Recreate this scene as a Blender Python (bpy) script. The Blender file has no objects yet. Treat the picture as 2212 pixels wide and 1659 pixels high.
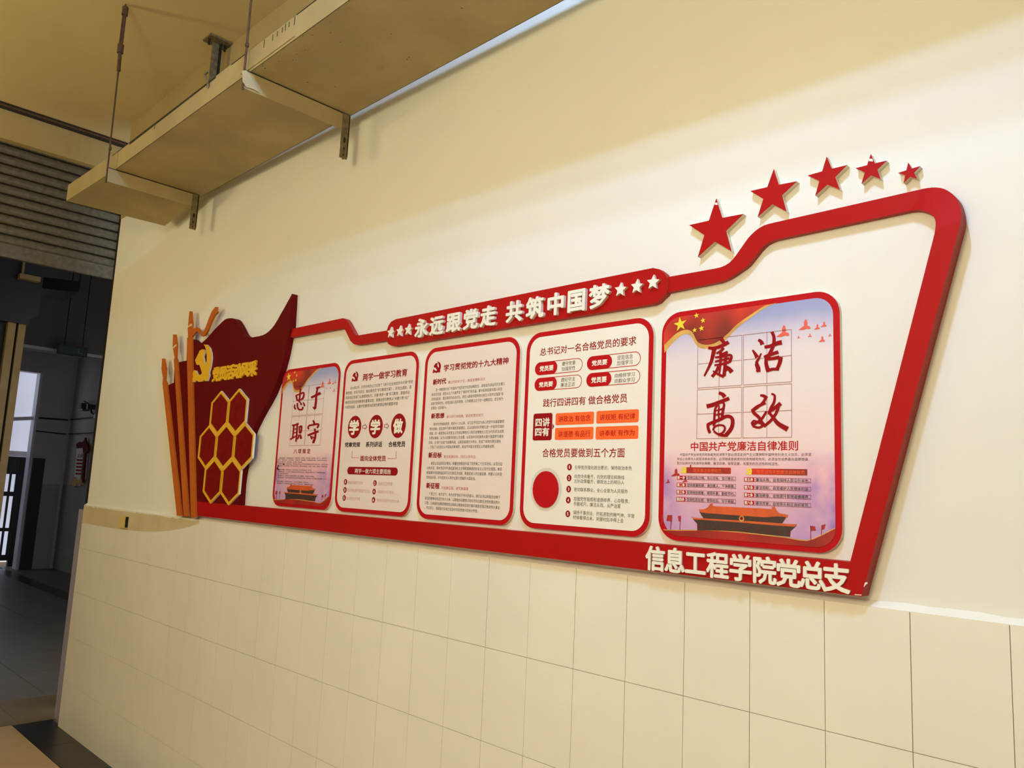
import bpy, math, random
from mathutils import Vector, Matrix
random.seed(7)
S = bpy.context.scene
C = S.collection
PI = math.pi

# ------------------------------------------------------------------ camera, light, exposure
YAW, PITCH, ROLL, FOC = 0.778809489, 0.137645221, 0.0459611646, 1697.03853
EYE = Vector((0.0, -1.95, 1.722))
_f = Vector((-math.sin(YAW)*math.cos(PITCH), math.cos(YAW)*math.cos(PITCH), math.sin(PITCH)))
_r = _f.cross(Vector((0, 0, 1))).normalized()
_u = _r.cross(_f)
RT = _r*math.cos(ROLL) + _u*math.sin(ROLL)
UP = -_r*math.sin(ROLL) + _u*math.cos(ROLL)
cam = bpy.data.cameras.new('camera')
cam.sensor_width = 36.0
cam.lens = 36.0*FOC/2212.0
cam.clip_start = 0.05
camo = bpy.data.objects.new('camera', cam)
C.objects.link(camo)
M = Matrix((RT, UP, -_f)).transposed().to_4x4()
M.translation = EYE
camo.matrix_world = M
S.camera = camo

S.view_settings.view_transform = 'Standard'
S.view_settings.look = 'None'
S.view_settings.gamma = 1.0
S.view_settings.use_curve_mapping = False
S.view_settings.exposure = 0.0

def lin(c):
    return tuple(((v/255.0)/12.92 if v/255.0 <= 0.04045 else ((v/255.0+0.055)/1.055)**2.4) for v in c)

w = bpy.data.worlds.new('world')
S.world = w
w.use_nodes = True
w.node_tree.nodes['Background'].inputs[0].default_value = (0.78, 0.80, 0.90, 1)
w.node_tree.nodes['Background'].inputs[1].default_value = 1.15

def lamp(name, loc, watts, col, r=0.04):
    l = bpy.data.lights.new(name, 'POINT')
    l.energy = watts
    l.color = col
    l.shadow_soft_size = r
    o = bpy.data.objects.new(name, l)
    C.objects.link(o)
    o.location = loc
    return o

# three bare bulbs close together on the ceiling, and a weaker yellower one further down the corridor
for nm, y in (('near_bulb_a', -1.44), ('near_bulb_b', -1.31), ('near_bulb_c', -1.19)):
    lamp(nm, (-0.75, y, 4.18), 66.0, (0.33, 0.54, 1.0), 0.022)
lamp('far_bulb', (-5.6, -2.9, 3.1), 58.0, (1.0, 0.83, 0.44), 0.15)
lamp('soft_fill', (-0.9, -3.2, 2.7), 113.0, (1.0, 0.845, 0.53), 0.35)  # added unseen fill light, large and soft, not a fixture of the corridor

# ------------------------------------------------------------------ pixel -> point helpers (photo frame 2212 x 1659)
def pl(x, y, ax, v):
    d = RT*((x-1106.0)/FOC) + UP*((829.5-y)/FOC) + _f
    t = (v-EYE[ax])/d[ax]
    return EYE + d*t

def W2(x, y, d=0.0):
    p = pl(x, y, 1, -d)
    return (p.x, p.z)

# ------------------------------------------------------------------ materials
def mat(name, col, rough=0.6, metal=0.0, noise=0.0, nscale=6.0, bump=0.0, bscale=60.0, col2=None, detail=3.0, spec=0.5):
    m = bpy.data.materials.new(name)
    m.use_nodes = True
    nt = m.node_tree
    b = nt.nodes['Principled BSDF']
    c = lin(col)
    b.inputs['Base Color'].default_value = (*c, 1)
    b.inputs['Roughness'].default_value = rough
    b.inputs['Metallic'].default_value = metal
    b.inputs['Specular IOR Level'].default_value = spec
    if noise > 0 or bump > 0:
        tc = nt.nodes.new('ShaderNodeNewGeometry')
    if noise > 0:
        n = nt.nodes.new('ShaderNodeTexNoise')
        n.inputs['Scale'].default_value = nscale
        n.inputs['Detail'].default_value = detail
        nt.links.new(tc.outputs['Position'], n.inputs['Vector'])
        r = nt.nodes.new('ShaderNodeValToRGB')
        c2 = lin(col2) if col2 else tuple(v*(1-noise) for v in c)
        r.color_ramp.elements[0].position = 0.35
        r.color_ramp.elements[0].color = (*c2, 1)
        r.color_ramp.elements[1].position = 0.65
        r.color_ramp.elements[1].color = (*c, 1)
        nt.links.new(n.outputs['Fac'], r.inputs['Fac'])
        nt.links.new(r.outputs['Color'], b.inputs['Base Color'])
    if bump > 0:
        n2 = nt.nodes.new('ShaderNodeTexNoise')
        n2.inputs['Scale'].default_value = bscale
        n2.inputs['Detail'].default_value = 4
        nt.links.new(tc.outputs['Position'], n2.inputs['Vector'])
        bp = nt.nodes.new('ShaderNodeBump')
        bp.inputs['Strength'].default_value = bump
        bp.inputs['Distance'].default_value = 0.004
        nt.links.new(n2.outputs['Fac'], bp.inputs['Height'])
        nt.links.new(bp.outputs['Normal'], b.inputs['Normal'])
    return m

MT = {}
MT['wall'] = mat('wall_paint', (232, 228, 214), 0.8, noise=0.03, nscale=1.5, bump=0.15, bscale=30, spec=0.2)
MT['ceiling'] = mat('ceiling_paint', (214, 194, 142), 0.85, noise=0.10, nscale=0.9, spec=0.2)
MT['tile'] = mat('wall_tile', (238, 231, 213), 0.32, noise=0.045, nscale=2.2, spec=0.35)
MT['grout'] = mat('grout', (172, 152, 108), 0.9, noise=0.25, nscale=9)
MT['ledge'] = mat('ledge_plaster', (236, 232, 216), 0.75, noise=0.05, nscale=12)
MT['upper'] = mat('upper_band_tan', (176, 154, 100), 0.85, noise=0.08, nscale=2, spec=0.2)  # darker tan for the thin upper wall bands and the head wall
MT['thresh'] = mat('threshold_tile', (126, 110, 80), 0.35, noise=0.1, nscale=5)
MT['smear2'] = mat('faint_smear', (222, 210, 178), 0.85, noise=0.08, nscale=7)
MT['smear'] = mat('mortar_smear', (206, 190, 148), 0.85, noise=0.10, nscale=7)
MT['tray'] = mat('tray_enamel', (176, 158, 112), 0.55, noise=0.20, nscale=3.2, detail=6, spec=0.3)
MT['iron'] = mat('bare_iron', (136, 122, 84), 0.6, 0.3, noise=0.4, nscale=40)
MT['rust'] = mat('rusty_rod', (96, 70, 46), 0.8, 0.2, noise=0.4, nscale=60)
MT['dark'] = mat('dark_void', (22, 20, 16), 0.9)
MT['hole'] = mat('dark_spots', (40, 32, 20), 0.9)
MT['slat'] = mat('shutter_steel', (104, 98, 76), 0.5, 0.35, noise=0.35, nscale=30, detail=6)
MT['rail'] = mat('guide_rail_steel', (96, 92, 100), 0.25, 0.8)
MT['red'] = mat('red_face', (171, 15, 13), 0.55, noise=0.05, nscale=5, spec=0.12)
MT['crimson'] = mat('dark_red_face', (98, 7, 9), 0.6, noise=0.06, nscale=5, spec=0.08)
MT['redside'] = mat('red_edge', (168, 52, 40), 0.7, noise=0.15, nscale=40)
MT['hexred'] = mat('hex_red', (128, 12, 10), 0.6, spec=0.1, noise=0.25, nscale=26, detail=4)
MT['print_red'] = mat('printed_red', (182, 14, 22), 0.55, spec=0.12)
MT['ink_red'] = mat('ink_red', (146, 14, 22), 0.6, spec=0.1)
MT['ink_pink'] = mat('ink_pink', (184, 84, 84), 0.5)
MT['ink_pale'] = mat('ink_pale_pink', (206, 160, 148), 0.5)
MT['ink_dark'] = mat('ink_dark', (72, 66, 48), 0.5)
MT['ink_black'] = mat('ink_black', (34, 32, 28), 0.5)
MT['ink_white'] = mat('ink_white', (240, 234, 216), 0.5)
MT['white'] = mat('letter_white', (236, 232, 214), 0.6, spec=0.3)
MT['pvc'] = mat('pvc_edge', (228, 218, 190), 0.6)
MT['paper'] = mat('paper_white', (238, 232, 218), 0.45, noise=0.02, nscale=3, spec=0.3)
MT['paper_pink'] = mat('paper_pinkish', (232, 216, 206), 0.45, noise=0.02, nscale=3, spec=0.3)
MT['orange'] = mat('orange_pole', (192, 100, 30), 0.6, spec=0.15, noise=0.08, nscale=8)
MT['box_orange'] = mat('box_orange', (250, 98, 30), 0.45)
MT['yellow'] = mat('yellow_face', (232, 178, 20), 0.5)
MT['star_yellow'] = mat('star_yellow', (236, 212, 40), 0.5)
MT['gold'] = mat('gold_fringe', (222, 170, 84), 0.5, noise=0.25, nscale=30)
MT['flag'] = mat('flag_red', (206, 44, 22), 0.5, noise=0.5, nscale=9, col2=(128, 26, 14), detail=1.0)
MT['roof'] = mat('roof_orange', (214, 88, 34), 0.5, noise=0.15, nscale=40)
MT['eave'] = mat('eave_dark', (66, 44, 34), 0.6, noise=0.3, nscale=120)
MT['hill'] = mat('hill_red', (176, 30, 18), 0.5, noise=0.35, nscale=9, detail=1.0)
MT['bird'] = mat('bird_red', (226, 88, 70), 0.5)
MT['bird_dark'] = mat('bird_dark', (170, 30, 30), 0.5)
MT['grey'] = mat('grey_ring', (214, 208, 196), 0.5)
MT['line'] = mat('grid_line', (170, 120, 118), 0.5)
MT['tape'] = mat('pale_tape', (226, 190, 140), 0.6)
MT['jamb'] = mat('jamb_glaze', (168, 160, 178), 0.25)
MT['scrap'] = mat('paper_scrap', (180, 162, 122), 0.8)
MT['floor'] = mat('floor_tile', (190, 164, 118), 0.3, noise=0.08, nscale=4, spec=0.4)
MT['border'] = mat('black_border_tile', (40, 38, 32), 0.3, noise=0.2, nscale=6, spec=0.4)
MT['gfloor'] = mat('grey_floor_tile', (120, 116, 108), 0.4, noise=0.1, nscale=4)
MT['gwall'] = mat('grey_wall', (196, 190, 194), 0.85, noise=0.06, nscale=1.2)
MT['gtile'] = mat('grey_wall_tile', (160, 162, 154), 0.4, noise=0.06, nscale=2)
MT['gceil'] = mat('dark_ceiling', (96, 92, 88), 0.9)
MT['jambp'] = mat('jamb_paint', (150, 126, 78), 0.7, noise=0.15, nscale=6)
MT['black'] = mat('black_metal', (14, 13, 12), 0.5)
MT['pipe'] = mat('white_pipe', (236, 234, 236), 0.4)
MT['signgreen'] = mat('sign_green', (8, 34, 22), 0.4)
MT['signmark'] = mat('sign_mark', (50, 110, 84), 0.5)
MT['switch'] = mat('switch_yellowed', (214, 188, 112), 0.5)
MT['bluewhite'] = mat('pale_render', (222, 224, 234), 0.7, noise=0.05, nscale=2)

def poster_sky():
    m = bpy.data.materials.new('poster_sky_print')
    m.use_nodes = True
    nt = m.node_tree
    b = nt.nodes['Principled BSDF']
    b.inputs['Roughness'].default_value = 0.42
    b.inputs['Specular IOR Level'].default_value = 0.3
    tc = nt.nodes.new('ShaderNodeTexCoord')
    sp = nt.nodes.new('ShaderNodeSeparateXYZ')
    nt.links.new(tc.outputs['Generated'], sp.inputs[0])
    n = nt.nodes.new('ShaderNodeTexNoise')
    n.inputs['Scale'].default_value = 3.2
    n.inputs['Detail'].default_value = 5
    nt.links.new(tc.outputs['Generated'], n.inputs['Vector'])
    ma = nt.nodes.new('ShaderNodeMath'); ma.operation = 'MULTIPLY_ADD'
    nt.links.new(n.outputs['Fac'], ma.inputs[0])
    ma.inputs[1].default_value = 0.10
    nt.links.new(sp.outputs['Z'], ma.inputs[2])
    m9 = nt.nodes.new('ShaderNodeMath'); m9.operation = 'MULTIPLY'; m9.inputs[1].default_value = 0.9
    nt.links.new(ma.outputs[0], m9.inputs[0])
    r = nt.nodes.new('ShaderNodeValToRGB')
    el = r.color_ramp.elements
    stops = [(0.0, (190, 150, 196)), (0.17, (214, 168, 188)), (0.30, (234, 184, 190)), (0.40, (236, 210, 206)),
             (0.62, (232, 216, 210)), (0.76, (228, 214, 214)), (0.83, (208, 198, 212)), (0.90, (160, 164, 200)), (1.0, (142, 150, 196))]
    el[0].position = 0.0; el[0].color = (*lin(stops[0][1]), 1)
    el[1].position = 1.0; el[1].color = (*lin(stops[-1][1]), 1)
    for p, c in stops[1:-1]:
        e = el.new(p); e.color = (*lin(c), 1)
    nt.links.new(m9.outputs[0], r.inputs['Fac'])
    # violet clouds low at both sides
    ax = nt.nodes.new('ShaderNodeMath'); ax.operation = 'SUBTRACT'; ax.inputs[1].default_value = 0.45
    nt.links.new(sp.outputs['X'], ax.inputs[0])
    ab = nt.nodes.new('ShaderNodeMath'); ab.operation = 'ABSOLUTE'
    nt.links.new(ax.outputs[0], ab.inputs[0])
    mr = nt.nodes.new('ShaderNodeMapRange')
    mr.inputs['From Min'].default_value = 0.28; mr.inputs['From Max'].default_value = 0.52
    nt.links.new(ab.outputs[0], mr.inputs['Value'])
    mz = nt.nodes.new('ShaderNodeMapRange')
    mz.inputs['From Min'].default_value = 0.38; mz.inputs['From Max'].default_value = 0.24
    nt.links.new(sp.outputs['Z'], mz.inputs['Value'])
    n2 = nt.nodes.new('ShaderNodeTexNoise'); n2.inputs['Scale'].default_value = 6.0; n2.inputs['Detail'].default_value = 3
    nt.links.new(tc.outputs['Generated'], n2.inputs['Vector'])
    mn = nt.nodes.new('ShaderNodeMapRange'); mn.inputs['From Min'].default_value = 0.35; mn.inputs['From Max'].default_value = 0.6
    nt.links.new(n2.outputs['Fac'], mn.inputs['Value'])
    m1 = nt.nodes.new('ShaderNodeMath'); m1.operation = 'MULTIPLY'
    nt.links.new(mr.outputs[0], m1.inputs[0]); nt.links.new(mz.outputs[0], m1.inputs[1])
    m2 = nt.nodes.new('ShaderNodeMath'); m2.operation = 'MULTIPLY'
    nt.links.new(m1.outputs[0], m2.inputs[0]); nt.links.new(mn.outputs[0], m2.inputs[1])
    mx = nt.nodes.new('ShaderNodeMix'); mx.data_type = 'RGBA'
    nt.links.new(m2.outputs[0], mx.inputs['Factor'])
    nt.links.new(r.outputs['Color'], mx.inputs[6])
    mx.inputs[7].default_value = (*lin((150, 108, 186)), 1)
    nt.links.new(mx.outputs[2], b.inputs['Base Color'])
    return m
MT['sky_print'] = poster_sky()

# ------------------------------------------------------------------ object helpers
WL = {}
def link(o, parent, origin):
    C.objects.link(o)
    origin = Vector(origin)
    WL[o.name] = origin
    if parent is not None:
        o.parent = parent
        o.location = origin - WL[parent.name]
    else:
        o.location = origin
    return o

def tag(o, label=None, cat=None, group=None, kind=None):
    if label: o['label'] = label
    if cat: o['category'] = cat
    if group: o['group'] = group
    if kind: o['kind'] = kind
    return o

def empty(name, loc, label=None, cat=None, group=None, kind=None, parent=None):
    o = bpy.data.objects.new(name, None)
    o.empty_display_size = 0.1
    link(o, parent, loc)
    return tag(o, label, cat, group, kind)

def obj(name, verts, faces, m, parent=None, origin=None, m2=None, sides=None, smooth=False):
    """verts in world space; origin = where the object's own zero sits"""
    if origin is None:
        origin = WL[parent.name] if parent is not None else (0, 0, 0)
    origin = Vector(origin)
    me = bpy.data.meshes.new(name)
    me.from_pydata([tuple(Vector(v)-origin) for v in verts], [], faces)
    me.materials.append(m)
    if m2 is not None:
        me.materials.append(m2)
        for i in sides: me.polygons[i].material_index = 1
    if smooth:
        for p in me.polygons: p.use_smooth = True
    me.validate()
    me.update()
    o = bpy.data.objects.new(name, me)
    return link(o, parent, origin)

def box(name, a, b, m, parent=None, kind=None, origin=None):
    x0, x1 = sorted((a[0], b[0])); y0, y1 = sorted((a[1], b[1])); z0, z1 = sorted((a[2], b[2]))
    v = [(x0,y0,z0),(x1,y0,z0),(x1,y1,z0),(x0,y1,z0),(x0,y0,z1),(x1,y0,z1),(x1,y1,z1),(x0,y1,z1)]
    f = [(0,3,2,1),(4,5,6,7),(0,1,5,4),(1,2,6,5),(2,3,7,6),(3,0,4,7)]
    if origin is None and parent is None: origin = ((x0+x1)/2, (y0+y1)/2, z0)
    o = obj(name, v, f, m, parent, origin)
    if kind: o['kind'] = kind
    return o

def area(p):
    return 0.5*sum(p[i][0]*p[(i+1) % len(p)][1]-p[(i+1) % len(p)][0]*p[i][1] for i in range(len(p)))

def prism(name, pts, yf, yb, m, parent=None, side=None, origin=None):
    """outline (X, Z) in the wall plane, front face at y=-yf, back at y=-yb; faces the room (-Y)"""
    if area(pts) < 0: pts = pts[::-1]
    n = len(pts)
    v = [(x, -yf, z) for x, z in pts] + [(x, -yb, z) for x, z in pts]
    f = [tuple(range(n)), tuple(range(2*n-1, n-1, -1))]
    for i in range(n):
        j = (i+1) % n
        f.append((i, i+n, j+n, j))
    return obj(name, v, f, m, parent, origin, side, range(2, n+2)) if side else obj(name, v, f, m, parent, origin)

def flat(name, polys, yf, m, parent):
    """one or more outlines printed flat at y=-yf"""
    v, f = [], []
    for pts in polys:
        if area(pts) < 0: pts = pts[::-1]
        k = len(v)
        v += [(x, -yf, z) for x, z in pts]
        f.append(tuple(range(k, k+len(pts))))
    return obj(name, v, f, m, parent)

def ring(name, outer, inner, yf, m, parent, yb=None, side=None):
    n = len(outer)
    v = [(x, -yf, z) for x, z in outer] + [(x, -yf, z) for x, z in inner]
    f = [(i, (i+1) % n, (i+1) % n+n, i+n) for i in range(n)]
    s = []
    if yb is not None:
        v += [(x, -yb, z) for x, z in outer] + [(x, -yb, z) for x, z in inner]
        for i in range(n):
            j = (i+1) % n
            s.append(len(f)); f.append((i, i+2*n, j+2*n, j))
            f.append((i+n, j+n, j+3*n, i+3*n))
            f.append((i+2*n, i+3*n, j+3*n, j+2*n))
    return obj(name, v, f, m, parent, None, side, s) if side else obj(name, v, f, m, parent)

def rrect(x0, z0, x1, z1, r, n=8):
    r = min(r, (x1-x0)/2, (z1-z0)/2)
    out = []
    for cx, cz, a0 in ((x1-r, z0+r, -PI/2), (x1-r, z1-r, 0), (x0+r, z1-r, PI/2), (x0+r, z0+r, PI)):
        for k in range(n+1):
            a = a0+PI/2*k/n
            out.append((cx+r*math.cos(a), cz+r*math.sin(a)))
    return out

def ell(cx, cz, rx, rz, n=28):
    return [(cx+rx*math.cos(2*PI*k/n), cz+rz*math.sin(2*PI*k/n)) for k in range(n)]

def star(cx, cz, R, rot=PI/2, k=0.382):
    out = []
    for i in range(10):
        r = R if i % 2 == 0 else R*k
        a = rot+i*PI/5
        out.append((cx+r*math.cos(a), cz+r*math.sin(a)))
    return out

def stroke(pts, w0, w1=None):
    """brush stroke outline along a polyline, width tapering from w0 to w1"""
    w1 = w0 if w1 is None else w1
    L, Rr = [], []
    n = len(pts)
    for i, (x, z) in enumerate(pts):
        a = pts[max(i-1, 0)]; b = pts[min(i+1, n-1)]
        dx, dz = b[0]-a[0], b[1]-a[1]
        q = math.hypot(dx, dz) or 1
        w = (w0+(w1-w0)*i/(n-1))/2
        L.append((x-dz/q*w, z+dx/q*w)); Rr.append((x+dz/q*w, z-dx/q*w))
    return L+Rr[::-1]

def smoothpath(pts, k=4):
    out = []
    n = len(pts)
    for i in range(n-1):
        p0, p1, p2, p3 = pts[max(i-1, 0)], pts[i], pts[i+1], pts[min(i+2, n-1)]
        for j in range(k):
            t = j/k
            out.append(tuple(0.5*((2*p1[a])+(-p0[a]+p2[a])*t+(2*p0[a]-5*p1[a]+4*p2[a]-p3[a])*t*t+(-p0[a]+3*p1[a]-3*p2[a]+p3[a])*t**3) for a in (0, 1)))
    out.append(tuple(pts[-1]))
    return out

def tube(name, a, b, r, m, parent=None, n=8, origin=None, smooth=True):
    a, b = Vector(a), Vector(b)
    d = (b-a).normalized()
    e = d.cross(Vector((0, 0, 1)))
    if e.length < 1e-3: e = Vector((1, 0, 0))
    e.normalize(); g = d.cross(e)
    v = []
    for p in (a, b):
        for k in range(n):
            t = 2*PI*k/n
            v.append(p+(e*math.cos(t)+g*math.sin(t))*r)
    f = [(k, (k+1) % n, (k+1) % n+n, k+n) for k in range(n)]+[tuple(range(n-1, -1, -1)), tuple(range(n, 2*n))]
    return obj(name, v, f, m, parent, origin if (origin or parent) else tuple(a))

# ------------------------------------------------------------------ lettering
FC = bpy.data.curves.new('lettering', 'FONT')
FO = bpy.data.objects.new('lettering', FC)
def glyphs(s, bold=0.0, res=2, ext=0.0, line=1.0):
    FC.body = s; FC.offset = 0.0; FC.resolution_u = res; FC.extrude = ext; FC.space_line = line
    m = FO.to_mesh()
    v = [tuple(q.co) for q in m.vertices]
    f = [tuple(p.vertices) for p in m.polygons]
    FO.to_mesh_clear()
    if bold > 0:        # heavier weight: the outline repeated around itself
        n = 4 if bold < 0.015 else 8
        V, F = [], []
        for k in range(n):
            a = 2*PI*(k+0.27)/n
            dx, dy = bold*math.cos(a), bold*math.sin(a)
            o = len(V)
            V += [(p[0]+dx, p[1]+dy, p[2]*(1+0.002*k) if ext else k*0.00003) for p in v]
            F += [tuple(i+o for i in q) for q in f]
        return V, F
    return v, f

def text(name, s, x0, z1, x1, z0, yf, m, parent, bold=0.012, res=2, line=1.0):
    """lay the text so that its outline fills the rectangle x0..x1, z0..z1"""
    v, f = glyphs(s, bold, res, 0.0, line)
    ax, bx = min(p[0] for p in v), max(p[0] for p in v)
    az, bz = min(p[1] for p in v), max(p[1] for p in v)
    if s == '1':
        c_ = (x0+x1)/2; x0, x1 = c_-(x1-x0)*0.28, c_+(x1-x0)*0.28
    vv = [(x0+(p[0]-ax)/(bx-ax)*(x1-x0), -yf-p[2], z0+(p[1]-az)/(bz-az)*(z1-z0)) for p in v]
    return obj(name, vv, f, m, parent)

def letter(name, ch, xc, zc, sx, sz, yb, depth, m, parent, bold=0.03):
    v, f = glyphs(ch, bold, 2, 0.5)
    vv = []
    for p in v:
        y = -(yb+depth*(p[2]+0.5))
        vv.append((xc+(p[0]-0.5)*sx, y, zc+(p[1]-0.38)*sz))
    return obj(name, vv, f, m, parent, (xc, -yb, zc))

def frame_of(ox, oy, s):
    """crop coordinates -> photo pixels"""
    return lambda x, y: (ox+x/s, oy+y/s)

# ================================================================== THE SETTING
CZ = 4.38        # ceiling height
XE = -6.12       # end of the wall
BACK = -3.6
box('floor', (-6.31, BACK, -0.2), (4.0, 0.25, -0.012), MT['grout'], kind='structure')
FLOOR = bpy.data.objects['floor']
fl2 = box('floor', (-17.5, -4.0, -0.2), (-6.315, 2.9, -0.012), MT['grout'], kind='structure')
box('ceiling', (-6.56, BACK, CZ), (4.0, 0.25, CZ+0.15), MT['ceiling'], kind='structure')
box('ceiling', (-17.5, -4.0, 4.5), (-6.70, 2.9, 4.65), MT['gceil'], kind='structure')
WALL = box('wall_back', (XE, 0.0, -0.012), (4.0, 0.2, CZ), MT['wall'], kind='structure')
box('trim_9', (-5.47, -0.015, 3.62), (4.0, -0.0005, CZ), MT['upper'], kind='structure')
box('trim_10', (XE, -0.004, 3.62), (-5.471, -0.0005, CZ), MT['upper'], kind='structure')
box('wall_front', (-6.56, BACK-0.2, -0.012), (4.0, BACK, CZ), MT['wall'], kind='structure')
box('wall_right', (4.0, BACK-0.2, -0.012), (4.2, 0.2, CZ), MT['wall'], kind='structure')

# --- wall tiles, each one its own piece, on a grout bed 20 mm proud of the plaster
TW = 0.19341
TX0 = 0.0
ROW = 0.3003
Z_TOP = 1.5005
bed = box('grout_bed', (XE, -0.0172, 0.0), (2.0, 0.0, Z_TOP-0.004), MT['grout'], WALL)
# column joints from the photograph: X = -3.5210 + k * TW
J0 = -1.82436156*1.93
def tile_mesh(w_, h_):
    g = 0.0008; e = 0.00005
    x, z = w_/2-g, h_/2-g
    v = [(-x, 0.004, -z), (x, 0.004, -z), (x, 0.004, z), (-x, 0.004, z), (-x, 0.0012, -z), (x, 0.0012, -z), (x, 0.0012, z), (-x, 0.0012, z),
         (-x+e, 0, -z+e), (x-e, 0, -z+e), (x-e, 0, z-e), (-x+e, 0, z-e)]
    f = [(0, 1, 5, 4), (1, 2, 6, 5), (2, 3, 7, 6), (3, 0, 4, 7), (4, 5, 9, 8), (5, 6, 10, 9), (6, 7, 11, 10), (7, 4, 8, 11), (8, 9, 10, 11)]
    me = bpy.data.meshes.new('tile')
    me.from_pydata(v, [], f)
    me.materials.append(MT['tile'])
    return me
tm = tile_mesh(TW, ROW)
k0 = math.ceil((XE-J0)/TW)
xl = J0+k0*TW
tm_end = tile_mesh(xl-XE, ROW) if xl-XE > 0.02 else None
kmax = int((0.9-J0)/TW)
for r in range(5):
    zc = Z_TOP-ROW*(r+0.5)
    if tm_end:
        link(bpy.data.objects.new('tile', tm_end), WALL, ((xl+XE)/2, -0.0205, zc))
    for k in range(k0, kmax):
        o = bpy.data.objects.new('tile', tm)
        link(o, WALL, (J0+(k+0.5)*TW, -0.0205-random.uniform(0, 0.0007), zc))
# the ledge above the tiles: a rough mortar fillet, white at the right, smeared at the left
def strip(name, x0, x1, za, zb, ya, yb, m, parent, n, jit, taper=0.0):
    v, f = [], []
    for i in range(n+1):
        x = x0+(x1-x0)*i/n
        v += [(x, -ya, za+taper*(i/n)**4*(zb-za)), (x, -yb, zb+random.uniform(-jit, jit))]
    for i in range(n):
        f.append((2*i, 2*i+2, 2*i+3, 2*i+1))
    return obj(name, v, f, m, parent)
led = strip('trim_1', XE, 2.0, Z_TOP-0.003, Z_TOP+0.012, 0.0207, 0.0004, MT['ledge'], None, 160, 0.003)
led['kind'] = 'structure'
strip('mortar_smear', XE, -4.25, 1.374, 1.492, 0.0214, 0.0213, MT['smear'], WALL, 80, 0.004, 0.9)

# --- floor pieces
def slab_mesh(wx, wy, m, t=0.012, g=0.0012):
    x, y = wx/2-g, wy/2-g
    e = 0.001
    v = [(-x, -y, -t), (x, -y, -t), (x, y, -t), (-x, y, -t), (-x, -y, -e), (x, -y, -e), (x, y, -e), (-x, y, -e),
         (-x+e, -y+e, 0), (x-e, -y+e, 0), (x-e, y-e, 0), (-x+e, y-e, 0)]
    f = [(3, 2, 1, 0), (0, 1, 5, 4), (1, 2, 6, 5), (2, 3, 7, 6), (3, 0, 4, 7), (4, 5, 9, 8), (5, 6, 10, 9), (6, 7, 11, 10), (7, 4, 8, 11), (8, 9, 10, 11)]
    me = bpy.data.meshes.new('slab')
    me.from_pydata(v, [], f)
    me.materials.append(m)
    return me
sm1 = slab_mesh(0.6, 0.6, MT['floor'])
for i in range(10):
    for j in range(5):
        link(bpy.data.objects.new('floor_tile', sm1), FLOOR, (-6.01+i*0.6, -0.55-j*0.6-0.0, 0))
sm2 = slab_mesh(0.6, 0.25, MT['border'])
for i in range(10):
    link(bpy.data.objects.new('border_tile', sm2), FLOOR, (-6.01+i*0.6, -0.125, 0))
box('floor_screed', (-0.31, BACK, -0.012), (4.0, 0.0, -0.0005), MT['floor'], FLOOR)
box('floor_screed', (-6.31, BACK, -0.012), (-0.31, -3.25, -0.0005), MT['floor'], FLOOR)
sm3 = slab_mesh(0.685, 0.8, MT['thresh'])
for j in range(5):
    link(bpy.data.objects.new('threshold_tile', sm3), fl2, (-6.6575, 0.2-0.8*j+0.0, 0))
sm4 = slab_mesh(0.8, 0.8, MT['gfloor'], 0.012, 0.002)
for i in range(12):
    for j in range(6):
        y = 1.35-0.8*j
        link(bpy.data.objects.new('floor_tile', sm4), fl2, (-7.4-0.8*i, y, 0))
box('floor_screed', (-16.6, 1.98, -0.012), (-7.0, 2.7, -0.0004), MT['gfloor'], fl2)
box('border_strip', (-16.2, 1.75, -0.012), (-7.0, 1.98, 0.0), MT['border'], fl2)

# ================================================================== THE NEXT CORRIDOR, SEEN THROUGH THE OPENING
# head wall over the opening
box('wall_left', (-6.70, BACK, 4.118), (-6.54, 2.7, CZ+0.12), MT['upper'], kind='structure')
HEAD = bpy.data.objects['wall_left']
box('wall_left', (-6.70, 0.21, -0.012), (-6.56, 0.35, 4.118), MT['gwall'], kind='structure')
SIDE = box('wall_side', (-17.0, 2.7, -0.012), (-6.56, 2.9, 4.5), MT['gwall'], kind='structure')
box('wall_side', (-17.0, -4.2, -0.012), (-6.7, -4.0, 4.5), MT['gwall'], kind='structure')
FAR = box('wall_far', (-16.2, 2.14, -0.012), (-16.0, 2.7, 4.5), MT['gwall'], kind='structure')
box('wall_far', (-16.2, -4.0, 3.48), (-16.0, 2.14, 4.5), MT['gwall'], kind='structure')
box('wall_far', (-16.2, -4.0, -0.012), (-16.0, 1.0, 3.48), MT['gwall'], kind='structure')
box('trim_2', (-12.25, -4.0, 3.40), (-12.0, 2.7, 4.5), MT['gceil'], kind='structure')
box('trim_3', (-12.26, -4.0, 3.36), (-11.99, 2.7, 3.40), MT['gwall'], kind='structure')
# tiles on the far walls
gt = tile_mesh(0.45, 0.30)
gt.materials.clear(); gt.materials.append(MT['gtile'])
for r in range(5):
    for k in range(10):
        o = bpy.data.objects.new('tile', gt); link(o, SIDE, (-15.76+0.45*k, 2.69, 0.15+0.3*r))
    o = bpy.data.objects.new('tile', gt); link(o, FAR, (-15.99, 2.42, 0.15+0.3*r)); o.rotation_euler = (0, 0, PI/2)
# pale render on the window reveal, outside corner
box('trim_4', (-16.2, 2.10, 0.0), (-15.98, 2.139, 3.48), MT['bluewhite'], kind='structure')
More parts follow.
